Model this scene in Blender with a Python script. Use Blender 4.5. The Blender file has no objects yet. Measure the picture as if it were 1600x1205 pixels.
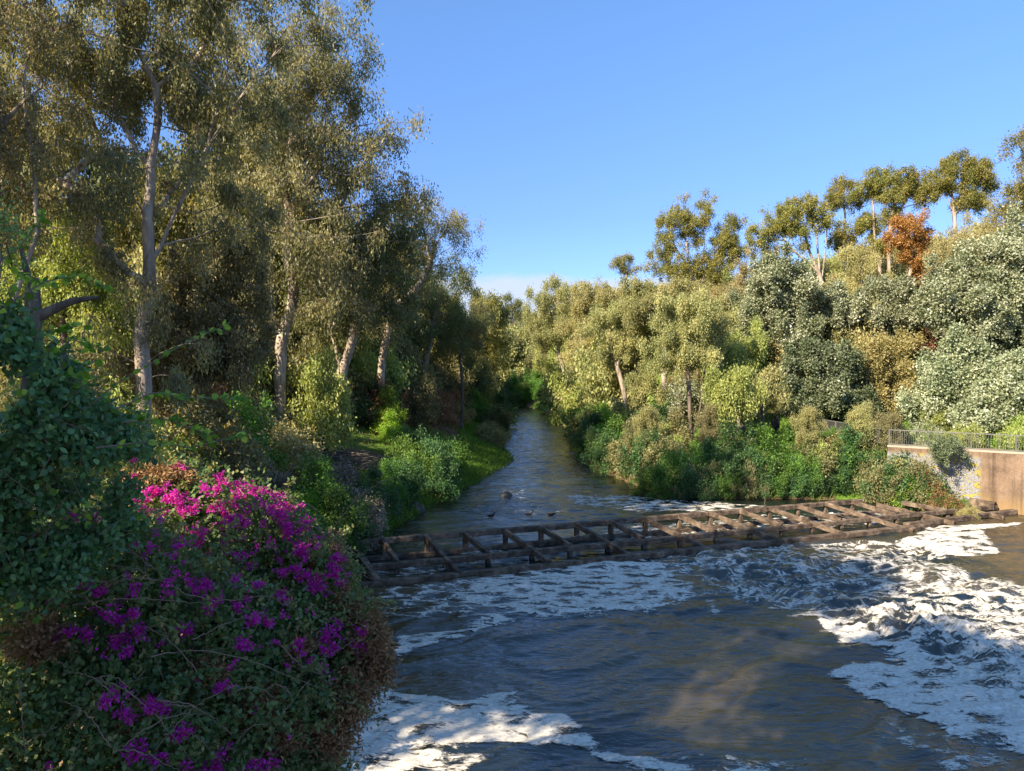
import bpy, math, random
import numpy as np
from mathutils import Vector
PI = math.pi
random.seed(7)
RNG = np.random.default_rng(11)
scene = bpy.context.scene
COL = scene.collection

# ------------------------------------------------------------------ camera
F, CX, CY = 1142.0, 800.0, 602.5
CAMH = 9.0
PITCH = math.atan(27.5 / F)
cd = bpy.data.cameras.new("camera")
cam = bpy.data.objects.new("camera", cd); COL.objects.link(cam)
cam.location = (0, 0, CAMH)
cam.rotation_euler = (PI / 2 - PITCH, 0, 0)
cd.sensor_width = 36; cd.lens = 36 * F / 1600.0
cd.clip_end = 3000; cd.clip_start = 0.05
scene.camera = cam

# ------------------------------------------------------------------ light
SUN_AZ = Vector((-0.74, -0.67, 0)).normalized()
SUN_EL = math.radians(35)
S = Vector((SUN_AZ.x * math.cos(SUN_EL), SUN_AZ.y * math.cos(SUN_EL), math.sin(SUN_EL)))
sl = bpy.data.lights.new("sun", 'SUN'); sl.energy = 5.0; sl.angle = math.radians(0.5); sl.color = (1.0, 0.84, 0.61)
so = bpy.data.objects.new("sun", sl); COL.objects.link(so)
so.rotation_euler = S.to_track_quat('Z', 'Y').to_euler()

W = bpy.data.worlds.new("World"); scene.world = W; W.use_nodes = True
nt = W.node_tree; nt.nodes.clear()
def wn(t, **k):
    n = nt.nodes.new(t)
    for a, b in k.items(): setattr(n, a, b)
    return n
sky = wn('ShaderNodeTexSky', sky_type='NISHITA')
sky.sun_disc = False; sky.sun_elevation = SUN_EL; sky.sun_rotation = math.atan2(SUN_AZ.x, SUN_AZ.y)
sky.altitude = 30; sky.air_density = 1.0; sky.dust_density = 0.25; sky.ozone_density = 3.0
bg = wn('ShaderNodeBackground'); bg.inputs['Strength'].default_value = 0.15
wo = wn('ShaderNodeOutputWorld')
tc = wn('ShaderNodeTexCoord'); sx = wn('ShaderNodeSeparateXYZ')
nt.links.new(tc.outputs['Generated'], sx.inputs[0])
mp = wn('ShaderNodeMapping'); mp.inputs['Scale'].default_value = (9, 9, 26)
nz = wn('ShaderNodeTexNoise'); nz.inputs['Scale'].default_value = 1.6; nz.inputs['Detail'].default_value = 7
nt.links.new(tc.outputs['Generated'], mp.inputs[0]); nt.links.new(mp.outputs[0], nz.inputs['Vector'])
# low bank of cloud a few degrees over the horizon
m1 = wn('ShaderNodeMapRange', interpolation_type='SMOOTHSTEP'); m1.inputs['From Min'].default_value = 0.150; m1.inputs['From Max'].default_value = 0.105
nt.links.new(sx.outputs['Z'], m1.inputs['Value'])
m2 = wn('ShaderNodeMath', operation='ADD'); nt.links.new(m1.outputs[0], m2.inputs[0]); nt.links.new(nz.outputs['Fac'], m2.inputs[1])
m3 = wn('ShaderNodeMapRange', interpolation_type='SMOOTHSTEP'); m3.inputs['From Min'].default_value = 1.0; m3.inputs['From Max'].default_value = 1.42; m3.inputs['To Max'].default_value = 0.85
nt.links.new(m2.outputs[0], m3.inputs['Value'])
mx = wn('ShaderNodeMix', data_type='RGBA'); mx.inputs['B'].default_value = (1.9, 2.1, 2.5, 1)
sat = wn('ShaderNodeHueSaturation'); sat.inputs['Saturation'].default_value = 0.98
gr0 = wn('ShaderNodeValToRGB'); ge = gr0.color_ramp.elements
ge[0].position = 0.0; ge[0].color = (.28, .35, .52, 1); ge[1].position = .75; ge[1].color = (.50, .66, .70, 1); q_ = ge.new(.2); q_.color = (.31, .385, .58, 1); q_ = ge.new(.42); q_.color = (.40, .53, .67, 1)
nt.links.new(sx.outputs['Z'], gr0.inputs[0])
gm0 = wn('ShaderNodeMix', data_type='RGBA', blend_type='MULTIPLY'); gm0.inputs['Factor'].default_value = 1
nt.links.new(sky.outputs[0], gm0.inputs['A']); nt.links.new(gr0.outputs[0], gm0.inputs['B']); nt.links.new(gm0.outputs['Result'], sat.inputs['Color'])
nt.links.new(m3.outputs[0], mx.inputs['Factor']); nt.links.new(sat.outputs[0], mx.inputs['A'])
nt.links.new(mx.outputs['Result'], bg.inputs['Color']); nt.links.new(bg.outputs[0], wo.inputs[0])

scene.view_settings.view_transform = 'Standard'; scene.view_settings.look = 'None'
scene.view_settings.exposure = 1.42; scene.view_settings.gamma = 1; scene.view_settings.use_curve_mapping = False
scene.cycles.max_bounces = 8; scene.cycles.diffuse_bounces = 5; scene.cycles.glossy_bounces = 3
scene.cycles.transmission_bounces = 4; scene.cycles.transparent_max_bounces = 8
scene.cycles.use_denoising = True

# ------------------------------------------------------------------ helpers
FWD = np.array([0, math.cos(PITCH), -math.sin(PITCH)]); UP = np.array([0, math.sin(PITCH), math.cos(PITCH)]); RT = np.array([1.0, 0, 0])
def ray(px, py):
    return FWD + RT * (px - CX) / F + UP * (CY - py) / F
def at(px, py, Y):
    d = ray(px, py); return np.array([0, 0, CAMH]) + d * (Y / d[1])
def atz(px, py, z=0.0):
    d = ray(px, py); return np.array([0, 0, CAMH]) + d * ((z - CAMH) / d[2])

def tag(o, label=None, cat=None, group=None, kind=None):
    if label: o['label'] = label
    if cat: o['category'] = cat
    if group: o['group'] = group
    if kind: o['kind'] = kind
    return o
def empty(name, loc, label, cat, group=None):
    o = bpy.data.objects.new(name, None); COL.objects.link(o); o.location = tuple(float(v) for v in loc)
    o.empty_display_size = 0.2
    return tag(o, label, cat, group)
def link_mesh(name, me, parent=None, mat=None):
    o = bpy.data.objects.new(name, me); COL.objects.link(o)
    if mat is not None: me.materials.append(mat)
    if parent is not None: o.parent = parent
    return o
def np_mesh(name, V, Fq, attrs=None, smooth=False):
    """V (n,3), Fq (m,k) faces all of k corners (3 or 4)"""
    me = bpy.data.meshes.new(name)
    V = np.ascontiguousarray(V, dtype=np.float32); Fq = np.ascontiguousarray(Fq, dtype=np.int32)
    m, k = Fq.shape
    me.vertices.add(len(V)); me.vertices.foreach_set('co', V.ravel())
    me.loops.add(m * k); me.loops.foreach_set('vertex_index', Fq.ravel())
    me.polygons.add(m)
    me.polygons.foreach_set('loop_start', np.arange(0, m * k, k, dtype=np.int32))
    me.polygons.foreach_set('loop_total', np.full(m, k, dtype=np.int32))
    me.polygons.foreach_set('use_smooth', np.full(m, smooth, dtype=bool))
    for an, (dom, arr) in (attrs or {}).items():
        a = me.attributes.new(an, 'FLOAT', dom); a.data.foreach_set('value', np.ascontiguousarray(arr, dtype=np.float32))
    me.update(calc_edges=True)
    return me
def smoothstep(a, b, x):
    t = np.clip((x - a) / (b - a), 0, 1); return t * t * (3 - 2 * t)
_TAB = np.random.default_rng(5).random((256, 256))
def vn(x, y, seed=0):
    x = x + seed * 17.3; y = y + seed * 9.1
    xi = np.floor(x).astype(int); yi = np.floor(y).astype(int); fx = x - xi; fy = y - yi
    fx = fx * fx * (3 - 2 * fx); fy = fy * fy * (3 - 2 * fy)
    g = lambda i, j: _TAB[i & 255, j & 255]
    return (g(xi, yi) * (1 - fx) + g(xi + 1, yi) * fx) * (1 - fy) + (g(xi, yi + 1) * (1 - fx) + g(xi + 1, yi + 1) * fx) * fy
def fbm(x, y, o=4, seed=0):
    s = 0; a = 0.5
    for i in range(o):
        s = s + a * vn(x * 2 ** i, y * 2 ** i, seed + i * 3); a *= 0.5
    return s / (1 - 0.5 ** o)
def sdf(x, y, poly):
    """signed distance, positive inside"""
    P = np.asarray(poly, float); d = np.full(x.shape, 1e9); ins = np.zeros(x.shape, bool)
    for i in range(len(P)):
        ax, ay = P[i]; bx, by = P[(i + 1) % len(P)]
        ex, ey = bx - ax, by - ay
        t = np.clip(((x - ax) * ex + (y - ay) * ey) / (ex * ex + ey * ey + 1e-12), 0, 1)
        d = np.minimum(d, np.hypot(x - ax - t * ex, y - ay - t * ey))
        c = ((ay > y) != (by > y)) & (x < (bx - ax) * (y - ay) / ((by - ay) + 1e-12) + ax)
        ins ^= c
    return np.where(ins, d, -d)

# ------------------------------------------------------------------ materials
def newmat(name):
    m = bpy.data.materials.new(name); m.use_nodes = True; t = m.node_tree; t.nodes.clear()
    out = t.nodes.new('ShaderNodeOutputMaterial')
    def N(ty, **k):
        n = t.nodes.new(ty)
        for a, b in k.items(): setattr(n, a, b)
        return n
    return m, t, out, N, t.links.new
def ramp(N, cols, pos=None):
    r = N('ShaderNodeValToRGB'); e = r.color_ramp.elements
    pos = pos or [i / (len(cols) - 1) for i in range(len(cols))]
    e[0].position = pos[0]; e[0].color = (*cols[0], 1); e[1].position = pos[-1]; e[1].color = (*cols[-1], 1)
    for p, c in zip(pos[1:-1], cols[1:-1]):
        q = e.new(p); q.color = (*c, 1)
    return r
def leafmat(name, cols, tr=0.4, spec=0.25, rough=0.5, pos=None, k=1.6):
    m, t, out, N, L = newmat(name)
    cols = [tuple(min(v * k, .95) for v in c) for c in cols]
    a = N('ShaderNodeAttribute', attribute_name='tint'); r = ramp(N, cols, pos)
    oi = N('ShaderNodeObjectInfo'); hs = N('ShaderNodeHueSaturation')
    L(a.outputs['Fac'], r.inputs[0]); L(r.outputs[0], hs.inputs['Color'])
    mr = N('ShaderNodeMapRange'); mr.inputs['To Min'].default_value = 0.485; mr.inputs['To Max'].default_value = 0.512
    L(oi.outputs['Random'], mr.inputs['Value']); L(mr.outputs[0], hs.inputs['Hue'])
    mv = N('ShaderNodeMapRange'); mv.inputs['To Min'].default_value = 0.88; mv.inputs['To Max'].default_value = 1.15
    L(oi.outputs['Random'], mv.inputs['Value']); L(mv.outputs[0], hs.inputs['Value'])
    p = N('ShaderNodeBsdfPrincipled'); p.inputs['Roughness'].default_value = rough; p.inputs['Specular IOR Level'].default_value = spec
    tl = N('ShaderNodeBsdfTranslucent'); mx = N('ShaderNodeMixShader'); mx.inputs[0].default_value = tr
    g = N('ShaderNodeMix', data_type='RGBA', blend_type='MULTIPLY'); g.inputs['Factor'].default_value = 1; g.inputs['B'].default_value = (1.5, 1.35, .55, 1)
    L(hs.outputs[0], p.inputs['Base Color']); L(hs.outputs[0], g.inputs['A']); L(g.outputs['Result'], tl.inputs['Color'])
    L(p.outputs[0], mx.inputs[1]); L(tl.outputs[0], mx.inputs[2]); L(mx.outputs[0], out.inputs[0])
    return m
def noisemat(name, cols, scale=(1, 1, 1), nscale=3.0, detail=8, rough=0.9, bump=0.4, pos=None, spec=0.2, dist=0.0, bscale=None):
    m, t, out, N, L = newmat(name)
    g = N('ShaderNodeTexCoord'); mp = N('ShaderNodeMapping'); mp.inputs['Scale'].default_value = scale
    n = N('ShaderNodeTexNoise'); n.inputs['Scale'].default_value = nscale; n.inputs['Detail'].default_value = detail; n.inputs['Distortion'].default_value = dist
    n.inputs['Roughness'].default_value = 0.65
    L(g.outputs['Object'], mp.inputs[0]); L(mp.outputs[0], n.inputs['Vector'])
    r = ramp(N, cols, pos); L(n.outputs['Fac'], r.inputs[0])
    p = N('ShaderNodeBsdfPrincipled'); p.inputs['Roughness'].default_value = rough; p.inputs['Specular IOR Level'].default_value = spec
    L(r.outputs[0], p.inputs['Base Color'])
    n2 = N('ShaderNodeTexNoise'); n2.inputs['Scale'].default_value = bscale or nscale * 4; n2.inputs['Detail'].default_value = 6
    L(mp.outputs[0], n2.inputs['Vector'])
    b = N('ShaderNodeBump'); b.inputs['Strength'].default_value = bump; b.inputs['Distance'].default_value = 0.03
    L(n2.outputs['Fac'], b.inputs['Height']); L(b.outputs[0], p.inputs['Normal']); L(p.outputs[0], out.inputs[0])
    return m
M = {}
M['gum'] = leafmat('gum_leaf', [(.042, .05, .027), (.088, .092, .047), (.15, .143, .07), (.29, .25, .115)], tr=.34, k=1.7)
M['gum_gold'] = leafmat('gum_leaf_gold', [(.045, .06, .02), (.095, .11, .035), (.165, .16, .05), (.27, .205, .06)], tr=.35, k=1.55)
M['gum_grey'] = leafmat('gum_leaf_grey', [(.048, .062, .028), (.11, .125, .052), (.185, .185, .08), (.30, .275, .125)], tr=.3, k=2.0)
M['gum_light'] = leafmat('gum_leaf_light', [(.07, .10, .03), (.14, .18, .055), (.22, .26, .09), (.32, .33, .13)], tr=.38, k=1.8)
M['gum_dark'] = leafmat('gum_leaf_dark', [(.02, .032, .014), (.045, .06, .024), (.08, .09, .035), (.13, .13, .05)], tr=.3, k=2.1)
M['silver'] = leafmat('silver_leaf', [(.07, .09, .045), (.16, .19, .11), (.32, .34, .25), (.62, .64, .55)], tr=.25, pos=[0, .45, .75, 1], k=1.35)
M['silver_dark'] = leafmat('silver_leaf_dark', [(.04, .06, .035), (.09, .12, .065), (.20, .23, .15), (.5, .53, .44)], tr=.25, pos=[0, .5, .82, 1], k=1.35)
M['orange'] = leafmat('rust_leaf', [(.15, .085, .03), (.27, .15, .05), (.37, .20, .065), (.44, .27, .1)], tr=.3, k=1.15)
M['redbrown'] = leafmat('red_brown_leaf', [(.07, .04, .02), (.15, .08, .05), (.24, .13, .08), (.32, .2, .12)], tr=.25)
M['olive_tan'] = leafmat('olive_tan_leaf', [(.07, .072, .03), (.15, .14, .06), (.23, .21, .095), (.32, .285, .15)], tr=.3, k=1.7)
M['green'] = leafmat('green_leaf', [(.02, .05, .012), (.045, .10, .02), (.085, .17, .035), (.16, .26, .06)], tr=.4)
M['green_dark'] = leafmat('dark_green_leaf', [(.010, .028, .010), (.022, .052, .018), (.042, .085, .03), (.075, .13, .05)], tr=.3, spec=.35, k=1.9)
M['green_bright'] = leafmat('bright_green_leaf', [(.06, .12, .015), (.12, .22, .03), (.22, .34, .05), (.34, .44, .09)], tr=.45, k=1.4)
M['pale'] = leafmat('pale_leaf', [(.11, .11, .05), (.20, .19, .09), (.30, .28, .14), (.40, .37, .2)], tr=.3, k=1.5)
M['twig_grey'] = leafmat('grey_twig', [(.06, .048, .035), (.12, .095, .07), (.19, .155, .115), (.25, .21, .16)], tr=.05)
M['drybrown'] = leafmat('dry_leaf', [(.05, .03, .018), (.11, .06, .03), (.18, .10, .05), (.27, .16, .08)], tr=.2)
M['creeper'] = leafmat('creeper_leaf', [(.028, .06, .028), (.05, .11, .045), (.085, .16, .06), (.17, .26, .08)], tr=.3, spec=.4, rough=.4)
M['boug'] = leafmat('bougainvillea_leaf', [(.028, .055, .025), (.052, .095, .035), (.095, .14, .05), (.21, .17, .075)], tr=.35, spec=.35, rough=.45)
M['magenta'] = leafmat('magenta_bract', [(.28, .010, .26), (.44, .018, .39), (.60, .04, .52), (.74, .16, .64)], tr=.45, spec=.1, k=1.0)
M['grass'] = leafmat('grass_blade', [(.04, .09, .015), (.08, .16, .025), (.13, .24, .035), (.24, .30, .08)], tr=.4, k=1.1)
M['drygrass'] = leafmat('dry_grass_blade', [(.12, .10, .05), (.2, .165, .08), (.3, .25, .13), (.36, .3, .17)], tr=.3, k=1.2)
M['litter'] = leafmat('litter_leaf', [(.06, .035, .02), (.14, .08, .045), (.24, .15, .09), (.36, .26, .17)], tr=.1, k=1.3)
M['red'] = leafmat('crimson_leaf', [(.10, .01, .015), (.2, .02, .03), (.3, .04, .05), (.38, .1, .08)], tr=.3, k=1.2)
M['bark_white'] = noisemat('white_gum_bark', [(.09, .065, .048), (.22, .175, .135), (.38, .32, .26), (.48, .42, .35)], scale=(1, 1, .22), nscale=2.2, pos=[.25, .42, .55, .75], bump=.5, dist=.6)
M['bark_grey'] = noisemat('grey_bark', [(.05, .04, .032), (.13, .105, .085), (.25, .21, .175)], scale=(1, 1, .15), nscale=4, pos=[.3, .5, .75], bump=.8)
M['bark_dark'] = noisemat('dark_bark', [(.025, .02, .015), (.07, .052, .04), (.13, .10, .08)], scale=(1, 1, .2), nscale=5, bump=.8)
M['cane'] = noisemat('cane', [(.10, .07, .045), (.22, .16, .11), (.32, .25, .17)], nscale=12, bump=.2)
M['rock'] = noisemat('dark_rock', [(.035, .03, .027), (.09, .08, .07), (.2, .18, .155)], nscale=3, bump=.9, pos=[.3, .5, .75])
M['weir'] = noisemat('weathered_beam', [(.022, .016, .012), (.085, .062, .046), (.18, .135, .10), (.36, .28, .205)], scale=(1, 1, 1), nscale=2.4, pos=[.28, .45, .6, .8], bump=1.0, dist=.4, bscale=14)
M['metal'] = noisemat('galvanised_rail', [(.09, .092, .088), (.14, .142, .136), (.2, .2, .19)], nscale=6, rough=.5, bump=.05, spec=.5)
M['duck'] = noisemat('duck_plumage', [(.012, .010, .008), (.035, .026, .02), (.07, .05, .035)], nscale=20, bump=.2)

# ------------------------------------------------------------------ terrain
LEFTW = [(-5.5, -40), (-5.5, 8), (-5.0, 16), (-5.4, 24), (-6.6, 30), (-7.6, 36), (-7.0, 41), (-5.6, 48), (-3.0, 58), (-.3, 71), (-1.6, 82), (-1.3, 92), (-.9, 130), (-2, 150), (-8, 170), (-22, 192), (-70, 225)]
LEFT = LEFTW + [(-900, 420), (-900, -40)]
RIGHTW = [(120, -8), (60, 26), (40, 39.2), (31, 44.9), (25.3, 48.9), (24, 49.9), (14, 50.4), (10.9, 52.5), (8.8, 59), (6.7, 71), (8.2, 89), (8.2, 130), (7, 152), (3, 172), (-8, 192), (-24, 212), (-70, 248)]
RIGHT = RIGHTW + [(-900, 430), (-900, 1500), (1500, 1500), (1500, -400), (200, -400)]
def height(x, y):
    x = np.asarray(x, float); y = np.asarray(y, float)
    dl = sdf(x, y, LEFT); dr = sdf(x, y, RIGHT)
    n = (fbm(x * .35, y * .35, 4, 1) - .5)
    hl = np.interp(dl, [0, .6, 3, 10, 20, 40, 80, 300], [0, .35, 1.3, 4.0, 5.5, 7.5, 9.0, 11])
    near = smoothstep(17, 9, y)
    hl = hl + near * np.interp(dl, [0, 1, 4], [0, 2.2, 3.2])
    hl = hl + n * np.clip(dl * .15, 0, .7)
    hr = np.interp(dr, [0, .6, 8, 12, 40, 90, 400], [0, .5, 3.4, 3.75, 9.5, 14, 16])
    wl = smoothstep(50.2, 49.0, y)
    hr = hr * (1 - wl) + wl * np.interp(dr, [0, .15, .6, 14, 40, 90, 400], [-1, 0, 3.62, 3.7, 9.5, 14, 16])
    hr = hr + n * np.clip((dr - 1) * .12, 0, .8)
    w = np.maximum(dl, dr)
    bed = -1.3 * smoothstep(0, 3.5, -w) - .02
    z = np.where(dl > 0, hl, np.where(dr > 0, hr, bed))
    return z
def hgt(x, y): return float(height(np.array([x]), np.array([y]))[0])
def axis(parts):
    o = []
    for a, b, s in parts: o.append(np.arange(a, b, s))
    o.append(np.array([parts[-1][1]])); return np.concatenate(o)
def grid_faces(nx, ny):
    i = np.arange(nx - 1)[None, :]; j = np.arange(ny - 1)[:, None]
    a = (j * nx + i).ravel(); return np.stack([a, a + 1, a + 1 + nx, a + nx], 1)
gx = axis([(-900, -140, 40), (-140, -45, 4), (-45, 60, .5), (60, 140, 4), (140, 900, 40)])
gy = axis([(-40, 0, 4), (0, 90, .5), (90, 160, 1.2), (160, 320, 5), (320, 1400, 60)])
X, Y = np.meshgrid(gx, gy); X = X.ravel(); Y = Y.ravel(); Z = height(X, Y)
dr = sdf(X, Y, RIGHT); dl = sdf(X, Y, LEFT)
green = np.clip(smoothstep(5, .5, dl) * (dl > 0) * smoothstep(36, 46, Y) + smoothstep(.35, .6, fbm(X * .12, Y * .12, 3, 4)) * (dr > 0) * 1.0 + .9 * (dl > 0) * smoothstep(.45, .65, fbm(X * .1, Y * .1, 3, 9)), 0, 1)
gm = np_mesh('ground', np.stack([X, Y, Z], 1), grid_faces(len(gx), len(gy)), {'green': ('POINT', green)}, True)
m, t, out, N, L = newmat('bank_soil')
g = N('ShaderNodeNewGeometry'); n1 = N('ShaderNodeTexNoise'); n1.inputs['Scale'].default_value = .8; n1.inputs['Detail'].default_value = 10; n1.inputs['Roughness'].default_value = .7
n2 = N('ShaderNodeTexNoise'); n2.inputs['Scale'].default_value = 9; n2.inputs['Detail'].default_value = 8
L(g.outputs['Position'], n1.inputs['Vector']); L(g.outputs['Position'], n2.inputs['Vector'])
r1 = ramp(N, [(.06, .04, .028), (.13, .08, .055), (.24, .155, .105), (.34, .24, .17)], [.3, .45, .6, .8]); L(n1.outputs['Fac'], r1.inputs[0])
r2 = ramp(N, [(.035, .07, .012), (.09, .17, .025), (.18, .25, .05)], [.3, .5, .8]); L(n2.outputs['Fac'], r2.inputs[0])
at_ = N('ShaderNodeAttribute', attribute_name='green'); ad = N('ShaderNodeMath', operation='ADD'); L(at_.outputs['Fac'], ad.inputs[0]); L(n1.outputs['Fac'], ad.inputs[1])
mr = N('ShaderNodeMapRange'); mr.inputs['From Min'].default_value = .75; mr.inputs['From Max'].default_value = 1.1; L(ad.outputs[0], mr.inputs['Value'])
mx = N('ShaderNodeMix', data_type='RGBA'); L(mr.outputs[0], mx.inputs['Factor']); L(r1.outputs[0], mx.inputs['A']); L(r2.outputs[0], mx.inputs['B'])
p = N('ShaderNodeBsdfPrincipled'); p.inputs['Roughness'].default_value = .95; p.inputs['Specular IOR Level'].default_value = .1
b = N('ShaderNodeBump'); b.inputs['Strength'].default_value = .8; b.inputs['Distance'].default_value = .08; L(n2.outputs['Fac'], b.inputs['Height'])
L(b.outputs[0], p.inputs['Normal']); L(mx.outputs['Result'], p.inputs['Base Color']); L(p.outputs[0], out.inputs[0])
tag(link_mesh('ground', gm, mat=m), kind='structure')

# ------------------------------------------------------------------ water
def W2(pts): return [tuple(atz(px, py, 0)[:2]) for px, py in pts]
FRONT = lambda x: 32.36 + .375 * x          # front sill of the weir in plan
rapid = W2([(1060, 862), (1330, 845), (1460, 845), (1520, 900), (1620, 940), (1700, 1000), (1700, 1180), (1600, 1120), (1500, 1040), (1420, 1010), (1290, 960), (1180, 950), (1100, 905)])
core = W2([(1330, 950), (1450, 955), (1640, 1020), (1700, 1100), (1600, 1080), (1480, 1020), (1350, 985)])
def wave(x, y):
    down = y < FRONT(x) + .2
    ra = smoothstep(-2, 1.5, sdf(x, y, rapid)); co = smoothstep(-1.0, 1.0, sdf(x, y, core))
    # flow direction in the pool bends from the weir towards the lower left
    w1 = fbm(x * .22, y * .22, 2, 3) * 5; w2 = fbm(x * .22 + 7, y * .22, 2, 5) * 5
    u = x * .9 + y * .25 + w1; v = -x * .25 + y * 1.0 + w2
    pool = (fbm(u * .45, v * 1.3, 3, 8) - .5) * .36 + (fbm(u * 1.6, v * 3.6, 3, 12) - .5) * .12
    ridge = 1 - np.abs(fbm(u * .9, v * 1.8, 4, 20) * 2 - 1)
    pool = pool * (.75 + .9 * ra) + ra * (ridge - .75) * .26 + co * ((1 - np.abs(fbm(x * 1.5, y * 1.5, 4, 31) * 2 - 1)) - .6) * .6
    up = (fbm(x * .6 + w1 * .3, y * 2.6, 3, 40) - .5) * .19 + (fbm(x * .4, y * .5, 2, 44) - .5) * .05
    return np.where(down, pool, up)
wx = axis([(-60, -9, 3), (-9, 34, .085), (34, 62, .4), (62, 130, 4)])
wy = axis([(-40, 10, 5), (10, 15, .3), (15, 46, .085), (46, 120, .15), (120, 215, .5), (215, 340, 4)])
X, Y = np.meshgrid(wx, wy); sh = X.shape; X = X.ravel(); Y = Y.ravel()
Z = wave(X, Y)
fade = smoothstep(8, 14, Y); Z = Z * fade
V = np.stack([X, Y, Z], 1); Fw = grid_faces(len(wx), len(wy))
keep = (np.maximum(sdf(X, Y, LEFT), sdf(X, Y, RIGHT)) < 2.5)
Fk = Fw[keep[Fw].any(1)]
used = np.zeros(len(V), bool); used[Fk] = True; remap = np.cumsum(used) - 1
murk_warm_light = smoothstep(.45, .75, fbm(X * .16, Y * .30, 3, 50)) * (Y < 45) * 1.0
murk_warm_light = np.maximum(murk_warm_light, smoothstep(-2.0, 1.2, sdf(X, Y, W2([(960, 1015), (1100, 1010), (1190, 1060), (1200, 1110), (1050, 1120), (970, 1060)]))))  # warm-lit patch of the pool, put into the water colour as brown
murk_warm_light = np.maximum(murk_warm_light, smoothstep(-1.5, 3, sdf(X, Y, W2([(1460, 850), (1700, 800), (1700, 1000), (1600, 940)]))))
wm = np_mesh('water', V[used], remap[Fk], {'murk_warm_light': ('POINT', murk_warm_light[used])}, True)
m, t, out, N, L = newmat('river_water')
g = N('ShaderNodeNewGeometry'); p = N('ShaderNodeBsdfPrincipled')
p.inputs['Roughness'].default_value = .05; p.inputs['IOR'].default_value = 1.5; p.inputs['Specular IOR Level'].default_value = 1.0
a = N('ShaderNodeAttribute', attribute_name='murk_warm_light'); mx = N('ShaderNodeMix', data_type='RGBA')
mx.inputs['A'].default_value = (.008, .012, .010, 1); mx.inputs['B'].default_value = (.055, .044, .022, 1)
L(a.outputs['Fac'], mx.inputs['Factor']); L(mx.outputs['Result'], p.inputs['Base Color'])
mp = N('ShaderNodeMapping'); mp.inputs['Scale'].default_value = (.7, 2.2, 1); L(g.outputs['Position'], mp.inputs[0])
n1 = N('ShaderNodeTexNoise'); n1.inputs['Scale'].default_value = 2.3; n1.inputs['Detail'].default_value = 5; n1.inputs['Distortion'].default_value = .5
L(mp.outputs[0], n1.inputs['Vector'])
b = N('ShaderNodeBump'); b.inputs['Strength'].default_value = .7; b.inputs['Distance'].default_value = .09
n5 = N('ShaderNodeTexNoise'); n5.inputs['Scale'].default_value = 7; n5.inputs['Detail'].default_value = 3; L(mp.outputs[0], n5.inputs['Vector'])
sp_ = N('ShaderNodeSeparateXYZ'); L(g.outputs['Position'], sp_.inputs[0]); md = N('ShaderNodeMapRange'); md.inputs['From Min'].default_value = 34; md.inputs['From Max'].default_value = 46; md.inputs['To Min'].default_value = .09; md.inputs['To Max'].default_value = .10
L(sp_.outputs['Y'], md.inputs['Value']); L(md.outputs[0], b.inputs['Distance'])
sm = N('ShaderNodeMath', operation='MULTIPLY_ADD'); sm.inputs[1].default_value = .22; L(n5.outputs['Fac'], sm.inputs[0]); L(n1.outputs['Fac'], sm.inputs[2])
L(sm.outputs[0], b.inputs['Height']); L(b.outputs[0], p.inputs['Normal']); L(p.outputs[0], out.inputs[0])
tag(link_mesh('water', wm, mat=m), kind='structure')

# foam: drifting sheets and streaks on the water
def patch(pts, dens, soft, inner=0.0):
    s = sdf(X, Y, W2(pts)); return dens * smoothstep(-soft, soft * (1 if inner == 0 else inner), s)
wxp = (fbm(X * .7, Y * .7, 3, 60) - .5) * 1.6; wyp = (fbm(X * .7 + 31, Y * .7, 3, 61) - .5) * 1.2
X0, Y0 = X.copy(), Y.copy(); X = X + wxp * .5; Y = Y + wyp * .5
D = np.zeros(len(X))
def addp(*a, **k):
    global D
    D = np.maximum(D, patch(*a, **k))
addp([(740, 905), (830, 890), (960, 868), (1040, 880), (1092, 930), (1060, 945), (1000, 955), (930, 957), (850, 966), (800, 960), (700, 940)], .80, .5)
addp([(575, 925), (720, 905), (860, 880), (1060, 860), (1100, 900), (1060, 940), (800, 965), (600, 965)], .52, .5)
addp([(604, 1025), (622, 990), (705, 980), (760, 960), (810, 965), (730, 995), (672, 1012)], .74, .25)
addp([(1060, 862), (1330, 845), (1460, 845), (1520, 905), (1620, 940), (1700, 1000), (1700, 1180), (1600, 1120), (1500, 1040), (1420, 1010), (1310, 1000), (1290, 968), (1246, 966), (1190, 952), (1094, 911)], .56, .35)
addp([(1240, 962), (1300, 960), (1400, 1000), (1700, 1120), (1700, 1200), (1600, 1168), (1515, 1154), (1448, 1137), (1384, 1107), (1327, 1077), (1303, 1056), (1340, 1034), (1392, 1032), (1350, 1010), (1310, 1002), (1290, 982), (1270, 968)], .92, .22)
addp([(1350, 945), (1450, 950), (1700, 1020), (1700, 1130), (1600, 1085), (1500, 1045), (1420, 1010), (1350, 985)], .74, .5)
addp([(1400, 850), (1450, 825), (1640, 815), (1540, 828), (1545, 846), (1563, 864), (1515, 870), (1460, 868)], .85, .22)
addp([(1560, 905), (1700, 930), (1700, 1040), (1500, 960), (1400, 910)], .66, .6)
addp([(540, 1060), (574, 1068), (607, 1068), (641, 1083), (722, 1093), (776, 1081), (813, 1079), (827, 1103), (838, 1114), (866, 1110), (893, 1128), (912, 1147), (945, 1166), (1012, 1180), (1080, 1198), (1085, 1215), (980, 1204), (911, 1172), (860, 1172), (776, 1160), (722, 1164), (690, 1190), (640, 1215), (480, 1240)], .92, .2)
addp([(500, 1110), (700, 1150), (760, 1190), (700, 1260), (430, 1260)], .60, .4)
addp([(1000, 1180), (1200, 1190), (1320, 1195), (1330, 1230), (1000, 1230)], .50, .35)
addp([(1370, 1125), (1480, 1150), (1620, 1185), (1700, 1230), (1500, 1215), (1400, 1170)], .46, .4)
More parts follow.
